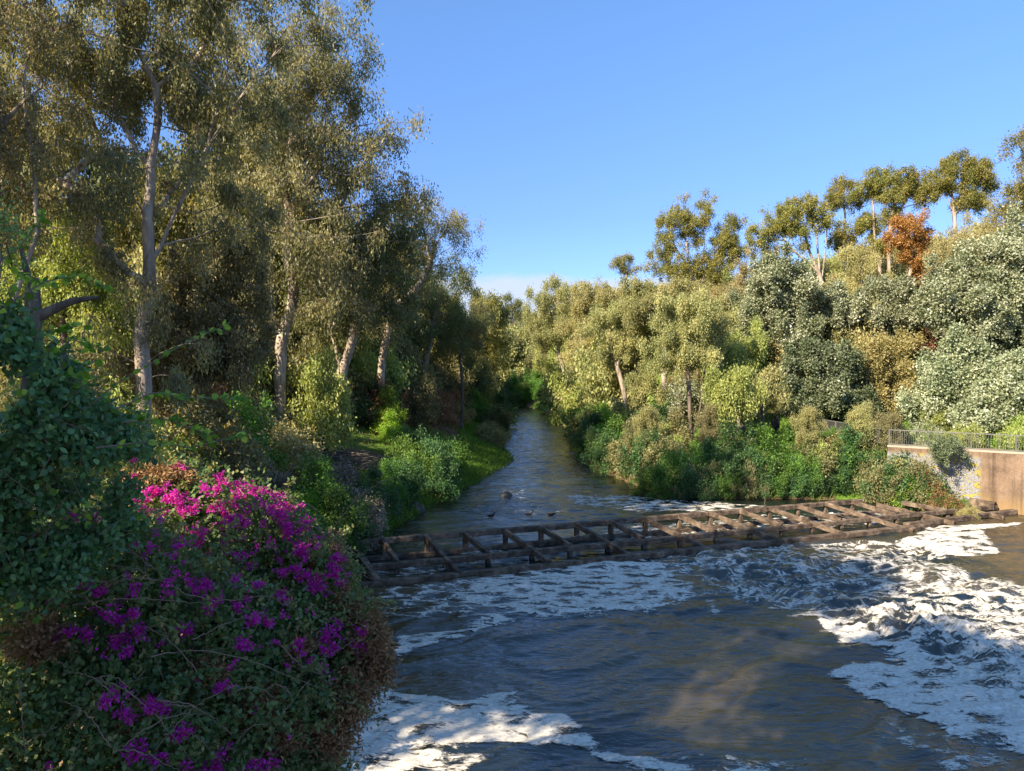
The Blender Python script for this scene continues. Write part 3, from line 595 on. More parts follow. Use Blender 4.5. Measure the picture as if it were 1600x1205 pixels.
def skeleton(trunks, C, rng, r0, tip=.012, twigs=None, step=.9, pw=.56, wob=.12):
    """trunk polylines + a branch to every clump; returns tube paths"""
    pos = []; par = []; 
    def addnode(p, q): pos.append(np.array(p, float)); par.append(q); return len(pos) - 1
    chains = []
    for tp in trunks:
        tp = [np.array(q, float) for q in tp]; start = -1
        if pos:
            dd = [np.linalg.norm(q - tp[0]) for q in pos]; k = int(np.argmin(dd))
            start = k if dd[k] < 1.2 else -1
        ch = [start] if start >= 0 else []
        prev = start
        for i in range(len(tp) - 1):
            l = np.linalg.norm(tp[i+1] - tp[i]); n = max(2, int(l / step))
            for j in range(0 if (i == 0 and start < 0) else 1, n + 1):
                if i > 0 and j == 0: continue
                q = tp[i] + (tp[i+1] - tp[i]) * j / n + rng.normal(0, wob * .35, 3) * (prev >= 0) * np.array([1, 1, .2])
                prev = addnode(q, prev); ch.append(prev)
        chains.append(ch)
    top = np.array(trunks[0][-1]); order = np.argsort(np.linalg.norm(np.asarray(C) - top, axis=1))
    targets = [(np.asarray(C)[i], 0) for i in order]
    if twigs is not None: targets += [(q, 1) for q in twigs]
    PA = np.zeros((len(targets) * 14 + len(pos) + 50, 3)); PA[:len(pos)] = pos
    zb = PA[:len(pos), 2].min(); zmin = zb + .22 * (top[2] - zb)
    for c, tw in targets:
        n0 = len(pos); v = c - PA[:n0]; d = np.linalg.norm(v, axis=1)
        cost = d + np.where(v[:, 2] < 0, -v[:, 2] * 1.6, 0) + (PA[:n0, 2] < zmin) * 4
        k = int(np.argmin(cost)); p0 = PA[k]; l = d[k]
        if l < .25: continue
        n = min(12, max(2, int(l / step)))
        mid = (p0 + c) / 2 + np.array([0, 0, .10 * l]) + rng.normal(0, wob * l * .5, 3)
        ch = [k]; prev = k
        for j in range(1, n + 1):
            s_ = j / n; q = (1 - s_)**2 * p0 + 2 * s_ * (1 - s_) * mid + s_ * s_ * c + rng.normal(0, wob * .25 * min(1, l * .3), 3)
            prev = addnode(q, prev); PA[len(pos) - 1] = q; ch.append(prev)
        chains.append(ch)
    PP = np.array(pos); pr_ = np.array(par)
    for _ in range(3):
        sm_ = np.zeros_like(PP); ct_ = np.zeros(len(PP)); m_ = pr_ >= 0
        np.add.at(sm_, pr_[m_], PP[m_]); np.add.at(ct_, pr_[m_], 1)
        ok = m_ & (ct_ > 0); PP[ok] = .4 * PP[ok] + .3 * PP[pr_[ok]] + .3 * (sm_[ok] / ct_[ok][:, None])
    pos = list(PP)
    cnt = np.zeros(len(pos))
    haskid = np.zeros(len(pos), bool)
    for i, q in enumerate(par):
        if q >= 0: haskid[q] = True
    for i in range(len(pos) - 1, -1, -1):
        if not haskid[i]: cnt[i] += 1
        if par[i] >= 0: cnt[par[i]] += cnt[i]
    rad = cnt ** pw; rad = tip + (r0 - tip) * (rad - 1) / max(rad[0] - 1, 1)
    paths = []
    for ch in chains:
        pts = np.array([pos[i] for i in ch]); rr = np.array([rad[i] for i in ch]); 
        if len(ch) > 1 and par[ch[0]] != -1 or len(ch) and ch[0] != 0: rr[0] = min(rr[0], rr[min(1, len(rr)-1)] * 1.15)
        paths.append((pts, rr))
    # root flare
    p0, r_ = paths[0]; r_ = r_.copy(); r_[0] *= 1.35; 
    if len(r_) > 2: r_[1] *= 1.08
    paths[0] = (p0, r_)
    return paths
def sample_lobes(lobes, spacing, rng):
    """lobes: (centre, (rx,ry,rz)); clump centres spread through them"""
    C = []
    for c, r in lobes:
        c = np.array(c); r = np.array(r); vol = 4.19 * np.prod(r); k = max(1, int(vol / spacing ** 3))
        pts = []
        tries = 0
        while len(pts) < k and tries < k * 12:
            tries += 1
            q = unit(rng.normal(size=3)) * (rng.random() ** .40 if rng.random() < .78 else rng.uniform(.95, 1.38))
            q = c + q * r
            if all(np.linalg.norm(q - z) > spacing * .62 for z in pts[-60:]): pts.append(q)
        C += pts
    return np.array(C)
def plant(name, label, cat, base, lobes, n, leaf, mat, bark='bark_white', r0=.3, trunks=None, rc=1.0, spacing=None, mode='droop', seed=1,
          group=None, per=14, flat=.75, crown_name='crown', trunk_name='trunk', ntw=60, tb=0.0, sg=None, step=.9):
    rng = np.random.default_rng(seed); base = np.array(base, float)
    lobes = [(np.array(c) - base, r) for c, r in lobes]
    C = sample_lobes(lobes, spacing or rc * (1.3 if group == 'gums on the right skyline' else 1.6 if mode == 'broad' and name != 'shrub' else 1.55), rng)
    R = rc * rng.uniform(.55, 1.4, len(C)); C = C + rng.normal(size=C.shape) * rc * .35
    cm, sp, tsrc = crown_mesh(crown_name, C, R, n, leaf[0], leaf[1], mode, rng, per, sg, flat, tb)
    top = C[np.argmax(C[:, 2])]; cen = C.mean(0)
    if trunks is None: trunks = [[(0, 0, -.4), tuple(cen * [.35, .35, .0] + [0, 0, max(.3, C[:, 2].min() * .9)]), tuple(cen * .9 + top * .1)]]
    else: trunks = [[tuple(np.array(q) - base) for q in tp] for tp in trunks]
    tw = sp[rng.choice(len(sp), min(ntw, len(sp)), replace=False)] if ntw else None
    tm = tubes_mesh(trunk_name, skeleton(trunks, C, rng, r0, twigs=tw, step=step))
    e = empty(name, base, label, cat, group)
    link_mesh(crown_name, cm, e, M[mat]); link_mesh(trunk_name, tm, e, M[bark])
    if ntw >= 200:
        mid = (sp + tsrc) / 2 + rng.normal(0, .05, sp.shape) + [0, 0, .06]; end = sp - [0, 0, leaf[0] * 1.2]; rr_ = np.array([.014, .010, .006, .003])
        link_mesh('twigs', tubes_mesh('twigs', [((a_, b_, c_, d_), rr_) for a_, b_, c_, d_ in zip(tsrc, mid, sp, end)], 3), e, M['cane'])
    return e
def copy_plant(src, loc, s=1.0, rz=0.0, label=None, group=None, mat=None, sz=None):
    e = src.copy(); COL.objects.link(e); e.location = tuple(float(v) for v in loc); e.scale = (s, s, sz or s); e.rotation_euler = (0, 0, rz)
    if label: e['label'] = label
    if group: e['group'] = group
    for ch in src.children:
        c = ch.copy(); COL.objects.link(c); c.parent = e
        if mat and c.name.split('.')[0] in ('crown', 'foliage'):
            c.material_slots[0].link = 'OBJECT'; c.material_slots[0].material = M[mat]
    return e
def lob(px, py, rx, ry, Y, dy=1.0):
    """ellipsoid lobe given by where it stands: direction, distance and angular size"""
    c = at(px, py, Y); s = Y / F
    return (c, (rx * s, (rx + ry) * .5 * s * dy, ry * s))
def gbase(px, Y):
    x = (px - CX) / F * Y; return np.array([x, Y, hgt(x, Y)])
def ptree(name, label, cat, px, Y, lobes, n, leafpx, mat, tr=None, rcpx=16, dy=1.0, **k):
    """tree standing at distance Y; lobes and trunk waypoints given as directions at that distance"""
    s = Y / F; b = gbase(px, Y); kf = (1.25 if Y < 58 else .85) if k.get('mode', 'droop') == 'droop' else .95; leafpx = (leafpx[0] * kf, leafpx[1] * kf); n = int(n * (.9 if kf > 1 else 1.3))
    L_ = [lob(q[0], q[1], q[2], q[3], Y + (q[4] if len(q) > 4 else 0), dy) for q in lobes]
    T_ = None
    if tr: T_ = [[at(a_, b_, Y + (c_[0] if c_ else 0)) for a_, b_, *c_ in tp] for tp in tr]; T_[0][0] = b - [0, 0, .4]
    return plant(name, label, cat, b, L_, n, (leafpx[0] * s, leafpx[1] * s), mat, trunks=T_, rc=rcpx * s, **k)

# ------------------------------------------------------------------ left bank gums
G = 'tall gum trees on the left bank'
ptree('gum_tree', 'huge pale-trunked gum nearest the ivy, its crown filling the upper left', 'tree', 222, 29,
      [(230, 20, 190, 130), (225, 230, 80, 70, -4), (230, 520, 60, 55, -3), (110, 170, 120, 120, 2), (330, 150, 120, 130, 1), (150, 330, 110, 80, -1), (340, 330, 90, 70, 2), (250, 440, 70, 60), (60, 60, 110, 110, 3), (330, -60, 160, 90), (160, 500, 50, 60, -1)],
      125000, (6.0, 1.9), 'gum', tr=[[(222, 0), (223, 600), (228, 470), (236, 400)], [(236, 400), (232, 330), (245, 250), (240, 120), (180, 40), (150, -40)], [(236, 400), (262, 350), (290, 310), (330, 215), (355, 90)], [(236, 395), (205, 400), (205, 360)], [(330, 215), (400, 110), (460, 60)]],
      rcpx=27, spacing=1.65, flat=.62, r0=.30, seed=3, group=G, ntw=520, mode='droop')
ptree('wattle_tree', 'low spreading olive tree in front of the white gum trunks', 'tree', 318, 34,
      [(310, 500, 60, 50), (255, 560, 55, 40), (350, 560, 55, 45), (300, 610, 60, 30), (380, 500, 40, 45, 1), (360, 430, 60, 50, 1), (290, 430, 40, 40), (210, 540, 30, 45)],
      60000, (4.8, 2.0), 'gum', r0=.14, seed=71, bark='bark_grey', rcpx=20, ntw=200, mode='droop')
ptree('wattle_tree', 'yellow-green tangle of small tree above the ivy at left', 'tree', 110, 30,
      [(120, 440, 60, 40), (60, 470, 50, 50), (170, 480, 45, 50), (20, 420, 50, 50), (110, 380, 50, 40)],
      44000, (4.8, 2.0), 'gum_light', r0=.14, seed=72, bark='bark_grey', rcpx=20, ntw=200, mode='droop')
ptree('gum_tree', 'leaning grey gum at the far left edge with branches over the ivy', 'tree', -60, 25,
      [(-20, 40, 110, 120), (30, 200, 80, 110), (-60, 250, 90, 110), (60, 370, 60, 45), (-40, -120, 160, 90)],
      42000, (5.6, 1.7), 'gum', tr=[[(-60, 0), (-20, 560), (40, 440), (60, 300), (20, 120)], [(-20, 560), (0, 180), (70, 130), (115, 120)]],
      rcpx=27, spacing=1.2, r0=.24, seed=5, group=G, ntw=240)
ptree('gum_tree', 'twin-stemmed pale gum rising behind the pale rounded shrub', 'tree', 432, 50,
      [(440, 130, 110, 110), (540, 120, 50, 55), (500, 250, 90, 90, 2), (590, 230, 55, 45), (565, 330, 75, 70, 3), (420, 330, 90, 80, -2), (360, 220, 70, 80), (650, 205, 34, 26), (490, 395, 80, 60, -2), (400, 470, 55, 45, -3), (500, 30, 55, 50), (545, 70, 35, 30), (620, 300, 45, 40, 2), (520, 470, 60, 45, 1)],
      105000, (5.0, 1.5), 'gum', tr=[[(425, 0), (438, 640), (437, 590), (440, 540), (455, 470), (450, 330), (452, 200)], [(440, 545), (424, 500), (430, 420), (420, 330)], [(452, 330), (500, 260), (560, 190), (620, 190)], [(460, 640), (452, 610), (441, 585)], [(452, 220), (480, 110), (520, 60)]],
      rcpx=19, spacing=1.55, flat=.62, r0=.42, seed=8, group=G, ntw=520)
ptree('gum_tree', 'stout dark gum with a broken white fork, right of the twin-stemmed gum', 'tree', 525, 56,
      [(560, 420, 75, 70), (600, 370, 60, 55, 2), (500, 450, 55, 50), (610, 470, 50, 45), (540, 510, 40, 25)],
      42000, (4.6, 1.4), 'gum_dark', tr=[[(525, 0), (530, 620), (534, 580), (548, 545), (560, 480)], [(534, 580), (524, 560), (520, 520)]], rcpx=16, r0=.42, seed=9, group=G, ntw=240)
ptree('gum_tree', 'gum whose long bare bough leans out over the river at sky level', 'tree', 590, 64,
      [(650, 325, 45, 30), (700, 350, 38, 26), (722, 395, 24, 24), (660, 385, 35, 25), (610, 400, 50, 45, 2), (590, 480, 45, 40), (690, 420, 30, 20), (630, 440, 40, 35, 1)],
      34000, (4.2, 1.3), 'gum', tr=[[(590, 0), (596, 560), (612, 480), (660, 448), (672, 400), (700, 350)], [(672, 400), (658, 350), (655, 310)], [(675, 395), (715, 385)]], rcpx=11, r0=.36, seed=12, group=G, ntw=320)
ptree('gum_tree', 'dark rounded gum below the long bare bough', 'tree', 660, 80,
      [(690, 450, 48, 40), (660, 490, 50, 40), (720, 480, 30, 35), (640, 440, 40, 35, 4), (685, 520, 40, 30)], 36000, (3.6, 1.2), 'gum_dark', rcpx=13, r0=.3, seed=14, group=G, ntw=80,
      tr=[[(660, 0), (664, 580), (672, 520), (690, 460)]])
ptree('gum_tree', 'slim gum with a single straight stem on the grassy bank', 'tree', 722, 84,
      [(716, 515, 38, 22), (740, 495, 30, 22), (700, 540, 26, 16), (735, 540, 22, 14)], 16000, (3.4, 1.1), 'gum', bark='bark_grey', rcpx=10, r0=.17, seed=15, group=G, ntw=60,
      tr=[[(722, 0), (722, 600), (721, 560), (726, 520)]])
ptree('gum_tree', 'gum crown tipped with golden leaves just left of the sky gap', 'tree', 745, 125,
      [(745, 490, 26, 25), (735, 520, 30, 20), (765, 510, 22, 24)], 14000, (3, 1.0), 'gum', rcpx=10, r0=.3, seed=16, group=G, ntw=40)
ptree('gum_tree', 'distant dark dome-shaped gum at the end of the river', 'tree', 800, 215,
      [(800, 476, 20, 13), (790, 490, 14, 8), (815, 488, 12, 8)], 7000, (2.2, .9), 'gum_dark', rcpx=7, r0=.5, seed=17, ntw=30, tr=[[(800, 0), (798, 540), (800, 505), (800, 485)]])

# ------------------------------------------------------------------ right bank skyline
K = 'gums on the right skyline'
ptree('gum_tree', 'tallest open gum on the skyline with an orange-flushed ball of leaves at its top', 'tree', 1100, 105,
      [(1060, 340, 26, 20), (1100, 325, 15, 14), (1040, 385, 20, 24), (1030, 412, 18, 14), (1080, 375, 18, 16), (1090, 350, 20, 14), (1130, 350, 14, 14), (1150, 355, 13, 14), (1135, 385, 24, 22), (1055, 425, 26, 16), (1105, 420, 30, 20), (1150, 400, 16, 18), (1070, 455, 26, 12), (1125, 450, 22, 14)],
      62000, (2.4, 1.3), 'gum_gold', tr=[[(1096, 0), (1088, 500), (1084, 440), (1072, 400), (1070, 350)], [(1084, 440), (1100, 390), (1098, 340)], [(1086, 455), (1120, 400), (1140, 365)], [(1078, 420), (1052, 380)]], rcpx=8.5, r0=0.34, seed=21, ntw=120, group=K, mode='broad', tb=.08, flat=.85)
ptree('gum_tree', 'small round green gum poking above the distant canopy', 'tree', 980, 150, [(975, 410, 15, 9), (985, 420, 14, 7), (962, 414, 8, 7)], 6000, (2.2, .9), 'gum', rcpx=6, r0=0.25, seed=22, ntw=20, group=K, mode='broad', tb=.08)
ptree('gum_tree', 'flat-topped golden gum on bare forked stems, left end of the tall row', 'tree', 1290, 84,
      [(1190, 362, 22, 15), (1222, 340, 26, 15), (1258, 325, 26, 15), (1285, 345, 18, 17), (1240, 358, 30, 12), (1200, 380, 16, 9), (1255, 385, 12, 8)],
      28000, (2.5, 1.4), 'gum_gold', tr=[[(1290, 0), (1284, 470), (1283, 425), (1262, 395), (1258, 350)], [(1283, 425), (1240, 395), (1215, 360)], [(1284, 430), (1275, 380), (1280, 340)], [(1284, 440), (1293, 370), (1290, 340)]], rcpx=8, r0=0.26, seed=23, ntw=60, group=K, mode='broad', tb=.08, flat=.7)
ptree('gum_tree', 'slender golden gum second from the left in the tall row', 'tree', 1325, 88,
      [(1320, 295, 20, 17), (1300, 315, 14, 13), (1335, 318, 16, 12), (1318, 375, 22, 14), (1350, 350, 18, 12)],
      18000, (2.5, 1.4), 'gum_gold', tr=[[(1325, 0), (1322, 440), (1320, 370), (1318, 310)], [(1322, 400), (1345, 355)]], rcpx=8, r0=0.19, seed=24, ntw=40, group=K, mode='broad', tb=.08)
ptree('gum_tree', 'golden gum with twin ascending limbs, third in the tall row', 'tree', 1370, 86,
      [(1368, 285, 22, 18), (1350, 305, 14, 14), (1385, 305, 16, 12), (1365, 350, 24, 14), (1375, 385, 20, 14)],
      20000, (2.5, 1.4), 'gum_gold', tr=[[(1378, 0), (1376, 440), (1368, 370), (1362, 300)], [(1376, 420), (1385, 310)]], rcpx=8, r0=0.20, seed=25, ntw=40, group=K, mode='broad', tb=.08)
ptree('gum_tree', 'golden gum with a pointed tuft at its crest, fourth in the tall row', 'tree', 1398, 84,
      [(1421, 268, 13, 12), (1408, 288, 22, 14), (1436, 290, 20, 16), (1400, 310, 18, 12), (1445, 310, 16, 12), (1398, 335, 16, 10)],
      20000, (2.5, 1.4), 'gum_gold', tr=[[(1390, 0), (1388, 400), (1394, 330), (1405, 290)], [(1392, 345), (1425, 300), (1438, 285)]], rcpx=8, r0=0.20, seed=26, ntw=50, group=K, mode='broad', tb=.08)
ptree('gum_tree', 'broad golden gum on a bright forked trunk, right end of the tall row', 'tree', 1495, 82,
      [(1508, 258, 28, 15), (1478, 268, 20, 15), (1530, 280, 22, 18), (1488, 292, 34, 14), (1535, 308, 16, 14), (1466, 300, 12, 14), (1510, 318, 26, 12), (1545, 295, 10, 12)],
      36000, (2.5, 1.4), 'gum_gold', tr=[[(1497, 0), (1496, 375), (1490, 335), (1486, 290), (1490, 265)], [(1491, 340), (1512, 310), (1525, 285)], [(1489, 330), (1478, 300)]], rcpx=8.5, r0=0.22, seed=27, ntw=70, group=K, mode='broad', tb=.08)
ptree('gum_tree', 'gum cut off by the right edge of the view, high above the row', 'tree', 1625, 66,
      [(1588, 240, 20, 16), (1600, 215, 24, 14), (1630, 250, 30, 30), (1582, 290, 14, 14), (1610, 305, 30, 24), (1640, 290, 30, 40), (1585, 335, 30, 25)],
      24000, (3.8, 1.4), 'gum_gold', rcpx=10, r0=0.25, seed=28, ntw=60, group=K, mode='broad', tb=.08, tr=[[(1630, 0), (1628, 400), (1615, 300), (1600, 240)]])
ptree('rust_tree', 'rust-orange leaved tree standing out under the tall row', 'tree', 1420, 76,
      [(1412, 365, 22, 20), (1432, 350, 20, 14), (1402, 385, 16, 16), (1440, 372, 18, 16), (1436, 410, 18, 18), (1440, 430, 14, 10)],
      20000, (3.2, 1.4), 'orange', tr=[[(1400, 0), (1408, 460), (1424, 420), (1425, 370)]], rcpx=9, r0=0.17, seed=29, ntw=40, mode='broad')
ptree('gum_tree', 'olive gum filling the corner right of the rust-orange tree', 'tree', 1545, 70,
      [(1530, 375, 40, 28), (1570, 350, 34, 26), (1490, 390, 34, 22), (1600, 380, 30, 30), (1550, 415, 50, 24), (1500, 425, 34, 18)],
      34000, (3.6, 1.4), 'olive_tan', rcpx=11, r0=0.22, seed=30, ntw=40)
ptree('gum_tree', 'thin olive gum with a pale stem left of the rust-orange tree', 'tree', 1345, 72,
      [(1345, 420, 22, 16), (1325, 400, 16, 12), (1370, 430, 22, 14), (1340, 460, 26, 14)], 14000, (3.4, 1.2), 'olive_tan', rcpx=9, r0=0.12, seed=31, ntw=40, tr=[[(1345, 0), (1344, 540), (1347, 440), (1344, 405)]])

# ------------------------------------------------------------------ right bank: silver poplars and mid canopy
PG = 'silver-leaved poplars above the path'
ptree('poplar_tree', 'big silver-leaved poplar on the right, under the olive gum', 'tree', 1560, 58,
      [(1560, 430, 60, 55), (1520, 480, 60, 45), (1590, 500, 50, 60), (1500, 430, 34, 24), (1470, 470, 30, 30), (1600, 390, 40, 40), (1560, 540, 55, 35)],
      75000, (4.4, 2.8), 'silver', rcpx=14, r0=.4, seed=41, mode='broad', group=PG, bark='bark_grey', ntw=60, tr=[[(1565, 0), (1562, 560), (1556, 480), (1560, 420)]])
ptree('poplar_tree', 'silver-leaved poplar below the flat-topped gum', 'tree', 1235, 66,
      [(1225, 430, 45, 30), (1200, 460, 40, 34), (1260, 470, 45, 34), (1240, 510, 50, 28), (1175, 490, 20, 34)],
      52000, (3.8, 2.4), 'silver', rcpx=12, r0=.35, seed=42, mode='broad', group=PG, bark='bark_grey', ntw=40)
ptree('poplar_tree', 'silver-leaved poplar beneath the second and third skyline gums', 'tree', 1350, 66,
      [(1330, 500, 45, 30), (1380, 480, 40, 34), (1420, 500, 36, 34), (1300, 470, 22, 30), (1400, 460, 30, 22)],
      48000, (3.8, 2.4), 'silver', rcpx=12, r0=.35, seed=43, mode='broad', group=PG, bark='bark_grey', ntw=40)
ptree('poplar_tree', 'rounded dark poplar with a silvery top directly behind the railing', 'tree', 1290, 61,
      [(1285, 580, 46, 36), (1300, 620, 52, 34), (1260, 615, 34, 34), (1335, 640, 34, 24), (1275, 545, 28, 18)],
      60000, (4.0, 2.6), 'silver_dark', rcpx=12, r0=.3, seed=44, mode='broad', group=PG, bark='bark_grey', ntw=40)
ptree('poplar_tree', 'upright silver-green poplar just left of the right frame corner shrubs', 'tree', 1480, 55,
      [(1470, 590, 30, 36), (1500, 570, 26, 34), (1455, 630, 36, 30), (1500, 640, 38, 34), (1480, 545, 16, 20)],
      48000, (4.6, 2.9), 'silver', rcpx=12, r0=.22, seed=45, mode='broad', group=PG, bark='bark_grey', ntw=40)
ptree('poplar_tree', 'young silver poplar thicket pressing against the railing at the right edge', 'tree', 1575, 51,
      [(1560, 620, 28, 46), (1595, 600, 26, 46), (1540, 660, 34, 26), (1590, 660, 36, 30), (1625, 620, 30, 60)],
      48000, (4.8, 3.0), 'silver', rcpx=12, r0=.16, seed=46, mode='broad', group=PG, bark='bark_grey', ntw=40)
ptree('scrub_tree', 'tan-flowered scrubby tree in the middle of the right slope', 'tree', 1385, 62,
      [(1380, 560, 36, 26), (1410, 590, 34, 26), (1350, 580, 24, 24), (1390, 620, 40, 22), (1405, 535, 24, 16)], 36000, (3.8, 2.0), 'olive_tan', rcpx=11, r0=.2, seed=47, mode='broad', bark='bark_grey', ntw=40)
ptree('scrub_tree', 'reddish-brown half-dead tree behind the upright silver-green poplar', 'tree', 1470, 66,
      [(1450, 530, 26, 18), (1480, 545, 26, 22), (1500, 520, 20, 16)], 12000, (3.4, 1.6), 'redbrown', rcpx=10, r0=.2, seed=48, mode='broad', bark='bark_dark', ntw=80)
ptree('scrub_tree', 'yellow-green scrubby tree above the tan-flowered one', 'tree', 1350, 68,
      [(1340, 545, 30, 22), (1365, 530, 24, 18), (1320, 560, 20, 20)], 20000, (3.6, 1.8), 'gum_light', rcpx=10, r0=.2, seed=49, mode='broad', ntw=20)
ptree('cypress_tree', 'narrow dark evergreen squeezed between poplar and weeping gum', 'tree', 1190, 70,
      [(1188, 570, 18, 34), (1196, 600, 24, 26), (1184, 535, 12, 18)], 22000, (3.2, 1.2), 'green_dark', rcpx=9, r0=.2, seed=50, mode='broad', bark='bark_dark', ntw=10)
ptree('gum_tree', 'tan open gum between the tallest skyline gum and the poplars', 'tree', 1160, 85,
      [(1150, 455, 30, 22), (1175, 430, 22, 24), (1130, 480, 26, 20), (1185, 400, 18, 14)], 22000, (3.2, 1.2), 'olive_tan', rcpx=10, r0=.3, seed=51, ntw=40)

MG = 'pale-leaved gums of the right bank'
ptree('gum_tree', 'many-stemmed pale gum in the middle of the right bank', 'tree', 1080, 60,
      [(1075, 500, 46, 30), (1045, 540, 34, 26), (1105, 535, 36, 30), (1080, 545, 30, 14), (1060, 480, 26, 18), (1118, 560, 22, 12), (1030, 565, 20, 14)],
      52000, (4.0, 1.5), 'gum_grey', rcpx=12, r0=.2, seed=61, group=MG, bark='bark_grey', ntw=120,
      tr=[[(1078, 0), (1078, 640), (1076, 580), (1078, 520)], [(1070, 690), (1060, 620), (1052, 560)], [(1084, 690), (1096, 620), (1104, 550)], [(1090, 690), (1100, 650), (1112, 590)]])
ptree('gum_tree', 'weeping yellow-green gum right of the many-stemmed pale one', 'tree', 1155, 62,
      [(1160, 540, 26, 28), (1150, 580, 30, 30), (1175, 520, 16, 20), (1140, 610, 22, 22)], 32000, (3.8, 1.4), 'gum_light', rcpx=11, r0=.18, seed=62, group=MG, ntw=60)
ptree('gum_tree', 'tall gum with clustered white stems beside the far bend of water', 'tree', 900, 112,
      [(868, 450, 30, 22), (850, 480, 30, 26), (890, 480, 28, 28), (870, 510, 36, 22), (845, 515, 22, 26), (900, 510, 22, 24)], 42000, (3.0, 1.1), 'gum_grey', rcpx=10, r0=.35, seed=63, group=MG, ntw=80,
      tr=[[(872, 0), (880, 575), (866, 520), (868, 470)], [(892, 600), (890, 550), (892, 500)], [(868, 560), (852, 510)]])
ptree('gum_tree', 'gum leaning left on one curved white trunk over the sunny lawn', 'tree', 982, 82,
      [(955, 500, 34, 24), (985, 480, 34, 24), (930, 530, 26, 22), (960, 550, 30, 16), (1000, 520, 30, 24)], 40000, (3.4, 1.3), 'gum_grey', rcpx=11, r0=.27, seed=64, group=MG, ntw=100,
      tr=[[(980, 0), (977, 612), (962, 570), (952, 530), (955, 500)], [(962, 570), (985, 520), (990, 490)]])
ptree('gum_tree', 'thin tan gum between the leaning gum and the white-stemmed cluster', 'tree', 925, 95,
      [(925, 460, 32, 22), (905, 490, 24, 22), (950, 470, 28, 20), (920, 530, 30, 20), (900, 550, 24, 20)], 34000, (3.2, 1.2), 'olive_tan', rcpx=11, r0=.22, seed=65, group=MG, ntw=100,
      tr=[[(925, 0), (915, 570), (905, 530), (920, 480)]])
ptree('gum_tree', 'bulky pale gum under the tallest skyline gum', 'tree', 1035, 78,
      [(1020, 480, 36, 26), (1050, 460, 34, 22), (1000, 460, 28, 20), (1085, 465, 28, 22), (1110, 490, 26, 24)], 42000, (3.4, 1.4), 'gum_grey', rcpx=12, r0=.3, seed=66, group=MG, ntw=60)
ptree('gum_tree', 'small pale gum sapling on two bare stems behind the green shrubs', 'tree', 1145, 54,
      [(1130, 605, 20, 16), (1150, 590, 20, 14), (1165, 615, 18, 14), (1140, 635, 26, 12)], 15000, (3.8, 1.5), 'gum_light', rcpx=9, r0=.10, seed=67, group=MG, bark='bark_grey', ntw=40,
      tr=[[(1140, 0), (1141, 700), (1143, 650), (1140, 600)], [(1152, 720), (1150, 660), (1158, 610)]])
ptree('gum_tree', 'wispy grey sapling left of the boulder heap', 'tree', 1198, 57,
      [(1195, 590, 18, 16), (1210, 620, 18, 14), (1185, 612, 14, 10)], 7000, (3.6, 1.4), 'gum_grey', rcpx=9, r0=.09, seed=68, group=MG, bark='bark_grey', ntw=50,
      tr=[[(1192, 0), (1191, 660), (1194, 600)]])
ptree('gum_tree', 'spindly gum on thin dark stems left of the many-stemmed pale one', 'tree', 1008, 63,
      [(1010, 590, 20, 16), (1028, 610, 16, 16), (990, 605, 14, 14)], 8000, (3.4, 1.3), 'gum_grey', rcpx=9, r0=.09, seed=69, group=MG, bark='bark_dark', ntw=50,
      tr=[[(1008, 0), (1007, 650), (1009, 600)]])

# ------------------------------------------------------------------ prototypes and background fill
def proto(name, label, cat, lobes, n, leaf, mat, group, **k):
    return plant(name, label, cat, (0, 0, 0), lobes, n, leaf, mat, group=group, **k)
TALL = [proto('gum_tree', 'x', 'tree', [((0, 0, 13), (3.4, 3.4, 4)), ((1.8, .5, 9.5), (2.4, 2.4, 2.2)), ((-2, 0, 10), (2.2, 2.4, 2.4)), ((.6, -.5, 17), (2.2, 2.2, 1.8))], 26000, (.38, .15), 'gum', 'x', rc=1.0, spacing=1.5, r0=.24, seed=101, ntw=80),
        proto('gum_tree', 'x', 'tree', [((-1, 0, 12), (3, 3.4, 3)), ((2.2, .5, 13.5), (2.6, 2.4, 2.6)), ((0, 0, 16), (2.2, 2.4, 2)), ((-2.6, .5, 15), (1.8, 1.8, 1.6)), ((1, 0, 8.5), (2.4, 2, 1.4))], 26000, (.38, .15), 'gum', 'x', rc=.95, spacing=1.5, r0=.24, seed=102, ntw=80),
        proto('gum_tree', 'x', 'tree', [((0, 0, 9), (3.6, 3.4, 3)), ((1.5, .5, 12.5), (2.6, 2.6, 2.2)), ((-1.5, 0, 6), (3, 3, 1.8))], 28000, (.30, .12), 'gum', 'x', rc=1.05, spacing=1.5, r0=.22, seed=103, ntw=60)]
SMALL = [proto('small_tree', 'x', 'tree', [((0, 0, 4.5), (2.6, 2.6, 3.0)), ((1.2, .5, 7), (1.6, 1.6, 1.4)), ((-1.5, 0, 2.5), (1.8, 2, 1.8)), ((1.4, -.6, 2.2), (1.8, 1.6, 1.7))], 15000, (.33, .15), 'gum', 'x', rc=.9, spacing=1.3, r0=.14, seed=111, ntw=60, bark='bark_grey'),
         proto('small_tree', 'x', 'tree', [((0, .2, 5.5), (2.3, 2.4, 2.6)), ((-1, -.4, 8), (1.5, 1.5, 1.4)), ((.6, 0, 2.6), (2.4, 2.2, 1.8))], 15000, (.33, .15), 'gum', 'x', rc=.9, spacing=1.3, r0=.14, seed=112, ntw=60, bark='bark_grey')]
BG_ = 'background gums filling in behind the left bank'
fills = []
def fill(lst, protos, mats, labels, group, smin=.9, smax=1.2, seed=0):
    r = random.Random(seed)
    for i, q in enumerate(lst):
        x, y = q[0], q[1]; s = q[2] if len(q) > 2 else r.uniform(smin, smax); k = r.randrange(len(protos)); mi = r.randrange(len(mats))
        src = protos[k]; z = hgt(x, y) - .1
        copy_plant(src, (x, y, z), s, r.uniform(0, 6.28), labels[mi], group, mats[mi], s * r.uniform(.9, 1.12))
